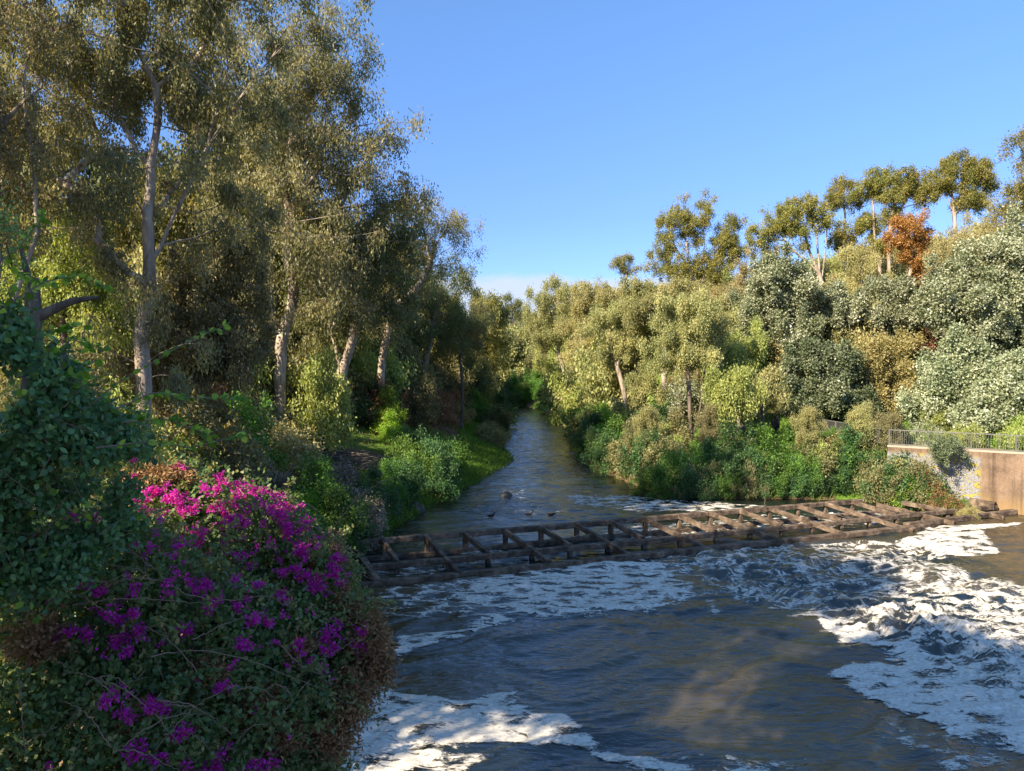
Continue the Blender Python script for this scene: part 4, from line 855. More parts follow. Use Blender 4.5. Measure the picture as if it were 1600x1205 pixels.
def ring(x0, x1, y0, y1, n, seed):
    r = random.Random(seed); o = []
    t = 0
    while len(o) < n and t < 4000:
        t += 1; x = r.uniform(x0, x1); y = r.uniform(y0, y1)
        if sdf(np.array([x]), np.array([y]), LEFT)[0] < 2 and sdf(np.array([x]), np.array([y]), RIGHT)[0] < 2: continue
        if any(math.hypot(x - a_[0], y - a_[1]) < 3.2 for a_ in o): continue
        o.append((x, y))
    return o
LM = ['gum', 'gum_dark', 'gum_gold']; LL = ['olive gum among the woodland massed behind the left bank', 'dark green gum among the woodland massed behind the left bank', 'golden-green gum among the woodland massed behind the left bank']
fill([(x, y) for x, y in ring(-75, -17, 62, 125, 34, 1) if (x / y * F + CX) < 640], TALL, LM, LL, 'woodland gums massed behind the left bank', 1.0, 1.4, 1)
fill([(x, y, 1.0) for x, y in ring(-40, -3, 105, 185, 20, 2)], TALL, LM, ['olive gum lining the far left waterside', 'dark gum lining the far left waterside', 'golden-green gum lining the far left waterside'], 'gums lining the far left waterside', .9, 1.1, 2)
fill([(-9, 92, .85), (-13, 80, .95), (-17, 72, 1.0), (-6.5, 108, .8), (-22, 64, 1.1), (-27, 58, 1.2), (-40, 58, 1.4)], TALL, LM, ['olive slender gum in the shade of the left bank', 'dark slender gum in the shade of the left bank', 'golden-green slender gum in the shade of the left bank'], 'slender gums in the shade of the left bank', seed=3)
RM = ['gum_grey', 'gum_light', 'olive_tan', 'gum_gold']
fill([(x, y, 1.0) for x, y in ring(9.5, 70, 112, 190, 62, 5)], TALL, RM, ['grey-green gum in the distant canopy right of the river', 'light green gum in the distant canopy right of the river', 'tan gum in the distant canopy right of the river', 'golden gum in the distant canopy right of the river'], 'distant canopy gums right of the river', seed=5)
fill([(x_ * y_ / F - CX * y_ / F, y_, s_) for x_, y_, s_ in [(1175, 98, .85), (1215, 104, .8), (1255, 100, .75), (1310, 100, .85), (1345, 104, .95), (1400, 98, .85), (1450, 96, .95), (1475, 102, 1.0), (1530, 96, .9), (1570, 92, .9), (1130, 112, .8), (1010, 120, .95), (1050, 118, .8)]], TALL, ['gum_gold', 'gum', 'olive_tan'], ['golden gum behind the tall skyline row', 'olive gum behind the tall skyline row', 'tan gum behind the tall skyline row'], 'gums behind the tall skyline row', seed=27)
fill([(x, y, .75) for x, y in ring(34, 75, 74, 112, 30, 6)], TALL, ['gum_grey', 'olive_tan', 'gum_light'], ['grey-green gum half hidden on the right hill', 'tan gum half hidden on the right hill', 'light green gum half hidden on the right hill'], 'half-hidden gums on the right hill', seed=6)
fill([(16, 92, .8), (21, 84, .72), (26, 92, .8), (14, 104, .85), (24, 76, .62), (31, 78, .6), (30, 66, .5), (37, 70, .55), (45, 66, .5), (28, 104, .85), (40, 60, .42), (18, 74, .5)], TALL, ['gum_grey', 'gum_light', 'olive_tan'], ['grey-green gum in the middle canopy of the right bank', 'light green gum in the middle canopy of the right bank', 'tan gum in the middle canopy of the right bank'], 'middle canopy gums of the right bank', seed=7)
fill([(8, 182, .85), (14, 176, .9), (4, 190, .9), (0, 200, .95), (-6, 210, .9), (6, 215, 1.0), (14, 205, 1.0), (-16, 222, 1.0), (-6, 232, 1.0), (4, 240, 1.1), (-12, 160, .9), (-16, 150, .9), (-9, 140, .8), (-20, 165, .9)], TALL, ['gum_dark', 'gum'], ['dark gum closing the river view at its far end', 'olive gum closing the river view at its far end'], 'gums closing the river view at its far end', seed=8)
for q in TALL:
    q.location = (-60 + TALL.index(q) * 5, 100, hgt(-60 + TALL.index(q) * 5, 100)); q['label'] = LL[0]; q['group'] = 'woodland gums massed behind the left bank'
# small-tree fill, then unseen trees added beside the viewpoint to shade pool and bush
r_ = ring(-80, -12, 50, 135, 85, 11)
fill([(x, y) for x, y in r_ if (x / y * F + CX) < 690], SMALL, ['gum', 'gum_dark', 'olive_tan', 'gum_gold'], ['olive small tree crowding under the left bank gums', 'dark small tree crowding under the left bank gums', 'tan small tree crowding under the left bank gums', 'golden small tree crowding under the left bank gums'], 'small trees crowding under the left bank gums', .9, 1.5, 21)
fill([(x, y) for x, y in ring(-110, -30, 28, 50, 16, 12)], SMALL, ['gum', 'gum_dark'], ['olive small tree at the back of the near left slope', 'dark small tree at the back of the near left slope'], 'small trees at the back of the near left slope', 1.0, 1.5, 22)
fill([(x, y) for x, y in ring(28, 90, 66, 115, 70, 13)], SMALL, ['gum_grey', 'olive_tan', 'gum_light', 'silver'], ['grey-green small tree packed on the right hill', 'tan small tree packed on the right hill', 'light green small tree packed on the right hill', 'silvery small tree packed on the right hill'], 'small trees packed on the right hill', .8, 1.3, 23)
fill([(x, y) for x, y in ring(10, 42, 80, 150, 80, 14)], SMALL, ['gum_grey', 'olive_tan', 'gum_light'], ['grey-green small tree behind the right bank lawn', 'tan small tree behind the right bank lawn', 'light green small tree behind the right bank lawn'], 'small trees behind the right bank lawn', 1.0, 1.6, 24)
fill([(x, y) for x, y in ring(-50, 45, 176, 300, 90, 15)], SMALL, ['gum', 'gum_grey', 'gum_dark'], ['olive small tree beyond the river bend', 'grey-green small tree beyond the river bend', 'dark small tree beyond the river bend'], 'small trees beyond the river bend', 1.3, 1.9, 25)
fill([(x_ * y_ / F - CX * y_ / F, y_, s_) for x_, y_, s_ in [(330, 48, .95), (375, 60, 1.1), (490, 60, 1.0), (505, 51, .7), (575, 68, 1.0), (615, 74, .9), (650, 70, .75), (285, 44, .9), (470, 72, 1.3), (545, 78, 1.3), (400, 74, 1.3), (690, 90, .9), (640, 96, 1.2), (740, 110, .9), (600, 100, 1.3), (160, 38, .9), (230, 52, 1.2)]], SMALL, ['gum', 'gum_light', 'olive_tan', 'gum'], ['olive small tree standing among the left bank trunks', 'light green small tree standing among the left bank trunks', 'tan small tree standing among the left bank trunks', 'olive small tree standing among the left bank trunks'], 'small trees standing among the left bank trunks', seed=26)
for q in SMALL:
    q.location = (-70 + SMALL.index(q) * 8, 110, hgt(-70, 110)); q['label'] = 'olive small tree crowding under the left bank gums'; q['group'] = 'small trees crowding under the left bank gums'
SHP = [(-10, -1, 1.15), (-22, 6, 1.2), (-24, 12.5, 1.2), (-20.5, 3.2, 1.3), (-15, -8, 1.35), (-3, -18, 1.5), (-25, -20, 1.5)]  # unseen trees, added for the shade they cast on pool and weir
fill(SHP, TALL[:2], ['gum'], ['unseen gum added beside the viewpoint to shade pool and weir'], 'unseen shade gums beside the viewpoint', seed=9)

copy_plant(SMALL[0], (-9.6, .6, hgt(-9.6, .6)), 1.0, 1.0, 'unseen small tree added beside the viewpoint to shade the bougainvillea', 'unseen shade trees beside the viewpoint', 'gum')  # out-of-view tree added to shade the lower left of the bougainvillea
# ------------------------------------------------------------------ shrubs
BUSH = [proto('shrub', 'x', 'shrub', [((0, 0, 1.2), (1.5, 1.5, 1.1)), ((.7, .3, 2.0), (.8, .8, .8)), ((-.8, -.2, 1.7), (.7, .8, .8))], 9000, (.15, .085), 'green', 'x', rc=.42, spacing=.62, r0=.06, seed=201, mode='broad', bark='bark_dark', ntw=20, step=.4, crown_name='foliage', trunk_name='stem'),
        proto('shrub', 'x', 'shrub', [((0, 0, 1.0), (1.2, 1.3, 1.0)), ((-.3, .3, 2.2), (.7, .7, 1.1)), ((.9, 0, 1.3), (.7, .7, .7))], 9000, (.15, .07), 'green', 'x', rc=.40, spacing=.6, r0=.05, seed=202, mode='broad', bark='bark_dark', ntw=30, step=.4, crown_name='foliage', trunk_name='stem'),
        proto('shrub', 'x', 'shrub', [((0, 0, .8), (1.6, 1.3, .8)), ((.3, 0, 1.4), (1.0, .9, .7))], 8000, (.13, .06), 'green', 'x', rc=.36, spacing=.55, r0=.05, seed=203, mode='up', bark='bark_dark', ntw=20, step=.4, crown_name='foliage', trunk_name='stem')]
def bushes(lst, label, group, seed=0, smin=.8, smax=1.2):
    """lst: (px, Y or None, scale, mat[, py])"""
    r = random.Random(seed)
    for q in lst:
        px, Yd, s, mt = q[:4]
        x = (px - CX) / F * Yd; z = hgt(x, Yd)
        copy_plant(r.choice(BUSH), (x, Yd, max(z, -.1) - .1), s * r.uniform(.9, 1.1), r.uniform(0, 6.28), label.replace('@', SHADE[mt]), group, mt)
SHADE = {'green': 'mid green', 'green_dark': 'dark green', 'green_bright': 'bright green', 'gum_light': 'light olive', 'gum': 'olive', 'olive_tan': 'tan', 'pale': 'pale straw', 'twig_grey': 'grey twiggy', 'gum_grey': 'grey-green', 'drybrown': 'brown', 'redbrown': 'reddish', 'silver': 'silvery', 'gum_dark': 'dusky olive', 'gum_gold': 'golden', 'silver_dark': 'dull silver'}
r = random.Random(31)
# right water edge: along the bank from the far bend to the wall
lst = []
for i in range(46):
    f = i / 45.0; px = 1040 + 345 * f + r.uniform(-6, 6); lst.append((px, 50.7 + r.uniform(0, 1.6), r.uniform(.7, 1.15), r.choice(['green', 'green', 'green_dark', 'gum', 'green_dark'])))
for i in range(42):
    px = r.uniform(1010, 1400); yy = r.uniform(51.5, 56); lst.append((px, yy, r.uniform(.8, 1.15) if yy < 52.6 else r.uniform(.45, .72), r.choice(['green', 'green', 'green_dark', 'gum', 'green_dark', 'gum_light'])))
for i in range(38):
    lst.append((1045 + 345 * i / 37 + r.uniform(-4, 4), 50.45 + r.uniform(0, .5), r.uniform(.5, .8), r.choice(['green_dark', 'gum', 'green_dark', 'green'])))
bushes(lst, '@ shrub in the thicket between weir and boulders on the right bank', 'thicket shrubs on the right bank behind the weir', 1)
lst = []
for (px, Yd) in [(1030, 54.5), (1005, 56.5), (985, 59), (965, 61), (945, 64), (930, 67.5), (918, 71), (925, 74), (935, 62.5), (950, 67), (970, 64), (990, 62), (1015, 60), (1040, 58), (960, 72), (940, 78), (1030, 63), (1000, 67)]:
    lst.append((px + 12, Yd, r.uniform(.85, 1.3), r.choice(['gum_light', 'green', 'pale', 'gum', 'green_dark'])))
bushes(lst, '@ shrub on the point where the right bank juts into the river', 'shrubs on the point of the right bank', 2)
fill([(x_ * y_ / F - CX * y_ / F, y_, s_) for x_, y_, s_ in [(1110, 54, .26), (1262, 53, .27), (1350, 52, .3), (1385, 51, .3), (1012, 57, .27)]], TALL, ['gum_grey', 'green', 'gum'], ['grey-green sapling with a bare stem sticking out of the right bank thicket', 'mid green sapling with a bare stem sticking out of the right bank thicket', 'olive sapling with a bare stem sticking out of the right bank thicket'], 'saplings in the right bank thicket', seed=28)
lst = [(952, 69, 1.25, 'green_bright'), (940, 71, 1.1, 'green')]
bushes(lst, '@ upright sapling bush at the tip of the right bank point', 'sapling bushes at the tip of the right bank point', 12)
lst = []
for (px, Yd) in [(912, 84), (905, 92), (900, 100), (893, 110), (885, 120), (876, 132), (868, 145), (858, 158), (850, 170), (930, 88), (922, 96), (912, 108), (940, 84), (955, 88), (900, 125), (846, 180), (838, 190), (890, 135), (925, 80), (918, 86), (908, 97), (897, 105), (888, 115)]:
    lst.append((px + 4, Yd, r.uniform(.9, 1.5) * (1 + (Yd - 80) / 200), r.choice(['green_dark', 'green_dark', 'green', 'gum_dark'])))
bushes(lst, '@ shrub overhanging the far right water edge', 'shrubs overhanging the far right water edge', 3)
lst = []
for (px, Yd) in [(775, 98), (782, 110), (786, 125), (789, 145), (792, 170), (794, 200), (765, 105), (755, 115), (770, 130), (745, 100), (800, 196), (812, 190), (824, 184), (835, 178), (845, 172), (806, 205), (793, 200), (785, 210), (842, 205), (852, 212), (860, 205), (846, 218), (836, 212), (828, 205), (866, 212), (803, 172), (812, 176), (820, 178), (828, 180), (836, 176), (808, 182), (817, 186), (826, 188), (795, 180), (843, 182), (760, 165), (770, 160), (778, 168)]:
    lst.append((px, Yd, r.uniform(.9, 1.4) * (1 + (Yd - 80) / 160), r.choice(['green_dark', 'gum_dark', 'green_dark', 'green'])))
bushes(lst, '@ shrub along the far left water edge', 'shrubs along the far left water edge', 4)
# left bank near the weir
bushes([(640, 51, 1.35, 'green'), (675, 52.5, 1.25, 'green_dark'), (655, 55, 1.4, 'green_dark'), (700, 56, 1.0, 'green'), (625, 46, 1.0, 'green_dark'), (685, 49.8, .8, 'green_dark')], '@ leafy bush in the lush clump leaning over the boulders', 'lush green bushes over the left boulders', 5)
bushes([(560, 39.5, 1.0, 'green_dark'), (585, 41.5, 1.0, 'green_dark'), (540, 37, .95, 'green_dark'), (575, 37.5, .7, 'green'), (600, 44, .8, 'green'), (530, 33.5, .8, 'green_dark')], '@ shrub at the left end of the weir', 'shrubs at the left end of the weir', 6)
bushes([(500, 36, 1.05, 'green'), (480, 34, .9, 'green_bright'), (515, 33, .9, 'green'), (470, 31, .8, 'green')], '@ shrub just beyond the bougainvillea', 'shrubs just beyond the bougainvillea', 7)
bushes([(445, 42, 1.25, 'pale')], '@ rounded shrub at the foot of the twin-stemmed gum', 'pale rounded shrub', 8)
bushes([(545, 38.5, 1.0, 'twig_grey'), (560, 36.5, .8, 'twig_grey'), (415, 38, .8, 'twig_grey')], '@ leafless shrub on the left bank', 'leafless grey shrubs', 9)
bushes([(770, 80, 1.15, 'olive_tan'), (764, 82, 1.0, 'gum')], '@ shrub standing at the waterline on the left grassy point', 'shrubs at the waterline of the left grassy point', 10)
bushes([(600, 62, 1.1, 'green_bright'), (607, 60, .8, 'green_bright')], '@ sapling catching the sun below the leaning gum', 'sunlit saplings below the leaning gum', 11)
lst = []
for i in range(20):
    Yd = r.uniform(62, 100); lst.append((r.uniform(430, 745), Yd, r.uniform(.9, 1.5), r.choice(['gum_dark', 'green_dark', 'drybrown', 'olive_tan', 'redbrown'])))
bushes([q for q in lst if not (640 < q[0] and q[1] < 75)], '@ undershrub beneath the left bank gums', 'undershrubs beneath the left bank gums', 13)
bushes([(300, 32, 1.6, 'gum'), (260, 30, 1.3, 'gum_light'), (340, 35, 1.5, 'gum'), (370, 39, 1.4, 'green'), (190, 27, 1.3, 'gum_light'), (120, 26, 1.5, 'gum'), (60, 24, 1.3, 'gum_light'), (310, 41, 1.6, 'redbrown'), (400, 45, 1.4, 'gum'), (240, 45, 1.7, 'gum_dark'), (150, 40, 1.8, 'gum'), (60, 36, 1.8, 'gum'), (350, 50, 1.6, 'gum_dark'), (280, 55, 1.7, 'gum_dark'), (500, 60, 1.4, 'gum')],
       '@ shrub between the bougainvillea and the left gum trunks', 'shrubs between the bougainvillea and the gum trunks', 14)
# right slope
lst = []
for i in range(22):
    Yd = r.uniform(58, 78); px = r.uniform(1030, 1640); lst.append((px, Yd, r.uniform(.9, 1.5), r.choice(['gum_light', 'green', 'olive_tan', 'gum_grey', 'silver'])))
lst = [q for q in lst if q[1] > 70 or q[0] > 1320]
bushes(lst, '@ shrub among the trees of the right slope', 'shrubs among the trees of the right slope', 15)
lst = [(1400 + i * 17, 51.5 - .022 * i * 17 + r.uniform(0, 3), r.uniform(.7, 1.0), r.choice(['green_bright', 'silver', 'gum_light', 'silver'])) for i in range(14)]
bushes(lst, '@ shrub behind the railing on the retaining wall', 'shrubs behind the wall railing', 16)
bushes([(1340, 51.5, 1.15, 'gum'), (1365, 50.8, 1.2, 'gum'), (1385, 50.6, 1.1, 'olive_tan'), (1320, 53, 1.1, 'olive_tan')], '@ tall shrub where the thicket meets the retaining wall', 'tall shrubs where thicket meets wall', 17)
bushes([(1420, 47.3, .95, 'green'), (1440, 46.5, .9, 'green'), (1462, 45.4, .7, 'drybrown'), (1403, 48.0, 1.1, 'green_dark'), (1485, 44.6, .5, 'drybrown'), (1430, 46.6, .75, 'green_bright'), (1412, 47.4, 1.1, 'gum'), (1452, 45.9, .8, 'green_dark'), (1390, 48.5, 1.2, 'gum'), (1445, 46.2, 1.05, 'gum'), (1425, 47.0, 1.1, 'green_dark'), (1472, 45.2, .75, 'green'), (1515, 43.4, .4, 'olive_tan')], '@ shrub growing from the water against the graffiti', 'shrubs against the graffitied wall', 18)
copy_plant(BUSH[1], (at(1455, 760, 46.0)[0], 46.0, .6), .55, 1.0, 'crimson-leaved shrub against the tan wall beside the graffiti', 'crimson shrub', 'red')
copy_plant(BUSH[0], (at(1478, 700, 45.9)[0], 45.9, 3.1), .62, 2.0, 'dense green shrub spilling over the top of the retaining wall', 'shrubs spilling over the wall', 'silver_dark')
for i, (x_, y_, s_) in enumerate([(-7.4, 17, .9), (-8.2, 20, 1.0), (-7.6, 23, .8), (-8.6, 26, 1.0), (-10, 22, 1.2), (-9.6, 16.5, 1.1), (-11.5, 18, 1.3), (-8.8, 29, .8), (-12, 25, 1.2), (-7.0, 14.2, .7), (-11, 13, 1.1), (-13, 10, 1.3)]):
    mt = ['green_dark', 'gum', 'green'][i % 3]
    copy_plant(BUSH[i % 3], (x_, y_, hgt(x_, y_) - .1), s_, i * 1.3, SHADE[mt] + ' shrub on the near bank slope hidden behind the bougainvillea', 'shrubs on the near bank slope', mt)
for i, q in enumerate(BUSH):
    q.location = (gbase(1230 + 30 * i, 56)); q.scale = (.7, .7, .7); q['label'] = 'mid green shrub in the thicket between weir and boulders on the right bank'; q['group'] = 'thicket shrubs on the right bank behind the weir'

# ------------------------------------------------------------------ grass, litter, fallen branches
def scatter_blades(name, label, cat, pts, h, w, mat, rng, k=5, spread=.18, lean=.35):
    n = len(pts); P = np.repeat(pts, k, 0); m_ = len(P)
    P = P + np.concatenate([rng.normal(size=(m_, 2)) * spread, np.zeros((m_, 1))], 1)
    Dn = unit(rng.normal(size=(m_, 3)) * lean + [0, 0, 1.]); Hh = np.repeat(h, k) * rng.uniform(.5, 1.2, m_)
    V, Fq, tint = leaf_quads(P - [0, 0, .03], Dn, Hh, np.full(m_, w) * rng.uniform(.7, 1.3, m_), np.clip(np.repeat(rng.random(n), k) * .5 + rng.random(m_) * .5, 0, 1), rng)
    return tag(link_mesh(name, np_mesh(name, V, Fq, {'tint': ('FACE', tint)}), mat=M[mat]), label, cat, kind='stuff')
def bankpts(n, x0, x1, y0, y1, rng, which, dmin, dmax, noise=None):
    x = rng.uniform(x0, x1, n); y = rng.uniform(y0, y1, n); d = sdf(x, y, LEFT if which == 'L' else RIGHT)
    ok = (d > dmin) & (d < dmax)
    if noise is not None: ok &= fbm(x * .25, y * .25, 3, 77) > noise
    x, y = x[ok], y[ok]; return np.stack([x, y, height(x, y)], 1)
rng = np.random.default_rng(77)
pl = bankpts(26000, -12, 1, 38, 110, rng, 'L', -.35, 4.5)
scatter_blades('grass', 'bright green grass fringing the left waterline', 'grass', pl, .42 * np.ones(len(pl)), .05, 'grass', rng)
pl = bankpts(16000, -26, -2, 45, 110, rng, 'L', 4, 16, .48)
scatter_blades('grass', 'short green grass in the sun between the left bank gums', 'grass', pl, .22 * np.ones(len(pl)), .05, 'grass', rng)
pl = bankpts(30000, 6, 32, 51, 115, rng, 'R', 1.2, 9)
scatter_blades('grass', 'tall green grass between the shrubs of the right bank', 'grass', pl, .5 * np.ones(len(pl)), .055, 'grass', rng)
pl = bankpts(24000, 14, 60, 40, 95, rng, 'R', 8, 26)
scatter_blades('grass', 'sunlit grass under the trees of the right slope', 'grass', pl, .4 * np.ones(len(pl)), .06, 'grass', rng, k=4)
pl = bankpts(12000, -30, -4, 9, 75, rng, 'L', 1.0, 22)
scatter_blades('dry_grass', 'dry straw-coloured grass on the brown left slope', 'grass', pl, .3 * np.ones(len(pl)), .03, 'drygrass', rng, k=3)
pl = bankpts(40000, -40, -6, 18, 90, rng, 'L', 2, 30)
m_ = len(pl); V, Fq, ti = leaf_quads(pl + np.array([0, 0, .03]), unit(rng.normal(size=(m_, 3)) * [1, 1, .25]), rng.uniform(.08, .3, m_), rng.uniform(.02, .07, m_), rng.random(m_), rng, nrm=unit(rng.normal(size=(m_, 3)) * .4 + [0, 0, 1.]))
tag(link_mesh('leaf_litter', np_mesh('leaf_litter', V, Fq, {'tint': ('FACE', ti)}), mat=M['litter']), 'brown fallen leaves and bark scattered over the left slope', 'leaf litter', kind='stuff')
pl = np.concatenate([bankpts(3200, 5, 30, 49.5, 85, rng, 'R', -.45, .5), bankpts(2200, -9, 1, 36, 100, rng, 'L', -.45, .4)])
scatter_blades('reeds', 'rushes and drooping grass along both waterlines', 'reeds', pl, .85 * np.ones(len(pl)), .05, 'grass', rng, k=6, spread=.15, lean=.5)
pl = bankpts(900, 6, 18, 50, 75, rng, 'R', -.4, .9)
scatter_blades('dry_reeds', 'straw-coloured dead reeds on the tip of the right bank', 'reeds', pl, .8 * np.ones(len(pl)), .045, 'drygrass', rng, k=6, spread=.15, lean=.55)
# driftwood caught on the weir
rg = np.random.default_rng(14)
for i, (px_, py_, z_, a0, l_, lb_) in enumerate([(1196, 782, 1.0, 1.3, 1.1, 'thin stick standing up from the rear rail of the weir'), (905, 838, .62, .3, 1.6, 'bleached branch lying across the middle bays of the weir'), (1300, 805, .55, .2, 1.8, 'forked branch snagged in the right-hand bays of the weir'), (690, 880, .42, -.2, 1.3, 'short dark branch lodged in the left bays of the weir'), (1040, 851, .25, .45, 1.5, 'wet branch resting on the front sill of the weir')]):
    c = atz(px_, py_, z_); up_ = 1.0 if i == 0 else .06; d_ = unit(np.array([math.cos(a0) * (.2 if i == 0 else 1), math.sin(a0) * (.1 if i == 0 else 1), up_])); ps = []
    ps.append(([d_ * l_ * t_ + rg.normal(0, .02, 3) for t_ in np.linspace(-.3, .7, 9)], np.linspace(.035, .012, 9)))
    for k_ in range(3):
        s0 = d_ * l_ * rg.uniform(.1, .5); e_ = unit(d_ + rg.normal(0, .5, 3)); ps.append(([s0 + e_ * l_ * .35 * t_ for t_ in np.linspace(0, 1, 5)], np.linspace(.014, .005, 5)))
    o = link_mesh('driftwood', tubes_mesh('driftwood', ps, 7), mat=M['cane' if i in (1, 2) else 'bark_dark']); o.location = tuple(c); tag(o, lb_, 'driftwood')
# heap of cut branches, left bank
hb = gbase(560, 50); rg = np.random.default_rng(4)
paths = []
for i in range(150):
    a_ = rg.normal(0, .35); l = rg.uniform(1.0, 3.4); c = np.array([rg.uniform(-2.6, 2.6), rg.uniform(-1.6, 1.6), 0]); c[2] = max(0, .9 - .22 * c[0]**2 * .6 - .3 * abs(c[1])) * rg.random() + .12 + hgt(hb[0] + c[0], hb[1] + c[1]) - hb[2]
    d_ = np.array([math.cos(a_), math.sin(a_), rg.normal(0, .13)]); pp = [c + d_ * l * (t_ - .5) + rg.normal(0, .03, 3) for t_ in np.linspace(0, 1, 6)]
    paths.append((pp, np.linspace(rg.uniform(.02, .055), .008, 6)))
o = link_mesh('brush_pile', tubes_mesh('brush_pile', paths, 5), mat=M['bark_grey']); o.location = tuple(hb); tag(o, 'heap of cut grey branches lying on the left bank slope', 'brush pile')
# path-side log rail seen through the shrubs
lb = gbase(272, 40)
lf = empty('log_fence', lb, 'low brown pole fence glimpsed through the shrubs on the left slope', 'fence')
for i in range(4):
    link_mesh('post', tubes_mesh('post', [([(i * 1.1 - 1.6, 0, -.2), (i * 1.1 - 1.6, .02, .5), (i * 1.1 - 1.6, 0, 1.15)], [.07, .065, .06])], 8), lf, M['bark_dark'])
link_mesh('rail', tubes_mesh('rail', [([(-2, 0.09, 1.0), (0, .08, 1.06), (2.1, .09, .98)], [.055, .05, .05])], 8), lf, M['bark_dark'])
link_mesh('rail', tubes_mesh('rail', [([(-2, 0.09, .55), (0, .1, .52), (2.1, .09, .56)], [.05, .05, .045])], 8), lf, M['bark_dark'])
# old stump at left
sb_ = at(52, 505, 17); rg = np.random.default_rng(9)
st = link_mesh('dead_trunk', tubes_mesh('dead_trunk', [([(0, 0, -3.2 + .25 * i) for i in range(18)], [.32 - .011 * i for i in range(18)]), ([(.02 + .14 * i, .02 * i, .1 + .5 * math.sin(i * .16)) for i in range(11)], [.13 - .009 * i for i in range(11)]), ([(0, 0, .6), (-.2, .1, 1.2), (-.3, 0, 1.9)], [.1, .07, .03])], 14), mat=M['bark_grey'])
st.location = tuple(sb_); tag(st, 'dead grey trunk with a stub arm sticking out of the ivy at left', 'dead tree')

# ------------------------------------------------------------------ bougainvillea and ivy in front
def front_surface(lobes, px, py):
    o_ = np.array([0, 0, CAMH]); d = ray(px, py); d = d / np.linalg.norm(d); best = None
    for c, r_ in lobes:
        r_ = np.array(r_); a_ = ((d / r_) ** 2).sum(); q = (o_ - c) / r_; b_ = 2 * (q * d / r_).sum(); c_ = (q ** 2).sum() - 1
        D_ = b_ * b_ - 4 * a_ * c_
        if D_ > 0:
            t_ = (-b_ - math.sqrt(D_)) / (2 * a_)
            if t_ > 0 and (best is None or t_ < best): best = t_
    return None if best is None else o_ + d * best
BL = [lob(300, 860, 170, 120, 10.5, .8), lob(400, 860, 110, 95, 11, .8), lob(480, 950, 85, 100, 10.3, .8), lob(430, 1060, 130, 140, 9.5, .8), lob(545, 1010, 48, 85, 9.8, .8), lob(300, 1080, 200, 190, 8.8, .8),
      lob(480, 1150, 60, 90, 9.2, .8), lob(150, 960, 180, 170, 8.4, .8), lob(130, 1150, 200, 160, 7.6, .8), lob(525, 890, 30, 40, 10.9, .8), lob(240, 770, 80, 60, 10.8, .8), lob(400, 1240, 130, 110, 8.8, .8)]
bb = np.array([-4.6, 10.5, hgt(-6, 10.5) - .3])
be = empty('bougainvillea', bb, 'huge bougainvillea mound with magenta flowers in the lower left corner', 'bougainvillea')
rng = np.random.default_rng(55)
def shell(lobes, n, rng, thick=.28, inset=0.0):
    """points near the outside of the union of the lobes"""
    A = np.array([np.prod(np.array(r_)) ** (2/3) for c, r_ in lobes]); ci = rng.choice(len(lobes), n, p=A / A.sum())
    d = unit(rng.normal(size=(n, 3))); c = np.array([q[0] for q in lobes])[ci]; r_ = np.array([q[1] for q in lobes])[ci]
    u_ = 1 - thick * rng.random(n) ** 1.0 + .10 * rng.normal(size=n) * .5 - inset
    bump = .55 * (fbm(d[:, 0] * 3 + ci * 7, d[:, 1] * 3 + d[:, 2] * 4, 3, 5) - .5)
    P = c + d * r_ * (u_ + bump)[:, None]
    keep = np.ones(n, bool)
    for k_, (cc, rr) in enumerate(lobes):
        q = (((P - cc) / np.array(rr)) ** 2).sum(1); keep &= ~((q < (.62) ** 2) & (ci != k_))
    return P[keep], d[keep]
def foliage(lobes, n, per, L_, W_, rng, sg, thick=.3, bias=(0, -.25, .5), tb=0, zc=None):
    sp, sd_ = shell(lobes, n // per, rng, thick)
    st_ = .5 * rng.random(len(sp)) + .25 * fbm(sp[:, 0] * 1.3, sp[:, 2] * 1.3, 3, 9)
    li = np.repeat(np.arange(len(sp)), per); m_ = len(li)
    # leaves follow a short twig through each sprig
    tw = unit(rng.normal(size=(len(sp), 3)) + sd_ * .8); tt = rng.uniform(-1, 1, m_)
    pos = sp[li] + tw[li] * (tt * sg * 2)[:, None] + rng.normal(size=(m_, 3)) * sg * .35
    Dn = unit(rng.normal(size=(m_, 3)) + sd_[li] * .7 + tw[li] * .5); nrm = unit(rng.normal(size=(m_, 3)) * .5 + np.array(bias) + sd_[li] * .5)
    return leaf_quads(pos, Dn, L_ * rng.uniform(.6, 1.3, m_), W_ * rng.uniform(.7, 1.25, m_), np.clip(st_[li] + .3 * rng.random(m_) + tb, 0, 1), rng, nrm), sp
(V, Fq, ti), sp = foliage(BL, 130000, 8, .075, .048, rng, .06, thick=.45)
SPR = []
def sprays(sp, sd_, n, l0, l1, rng, up=.5):
    out = []
    for j in rng.choice(len(sp), n, replace=False):
        d_ = unit(sd_[j] * .9 + rng.normal(size=3) * .55 + [0, -.1, up]); l = rng.uniform(l0, l1); t_ = np.linspace(-.2, 1, 12)[:, None]
        out.append(sp[j] + d_ * l * t_ + np.array([0, 0, -.45]) * l * np.clip(t_, 0, 1) ** 2 + rng.normal(0, .006, (12, 3)))
    return out
spd = unit(sp - np.array([-3.2, 10.5, 5.6]))
SPR = sprays(sp, spd, 560, .25, .75, rng)
q_ = np.concatenate([s_[3:] for s_ in SPR]); q_ = np.repeat(q_, 5, 0); k_ = len(q_); q_ = q_ + rng.normal(0, .022, (k_, 3))
V2, F2, t2 = leaf_quads(q_, unit(rng.normal(size=(k_, 3)) + [0, -.2, .2]), rng.uniform(.04, .085, k_), rng.uniform(.025, .05, k_), np.clip(.35 + .65 * rng.random(k_), 0, 1), rng)
link_mesh('foliage', np_mesh('foliage', np.concatenate([V, V2]) - bb, np.concatenate([Fq, F2 + len(V)]), {'tint': ('FACE', np.concatenate([ti, t2]))}), be, M['boug'])
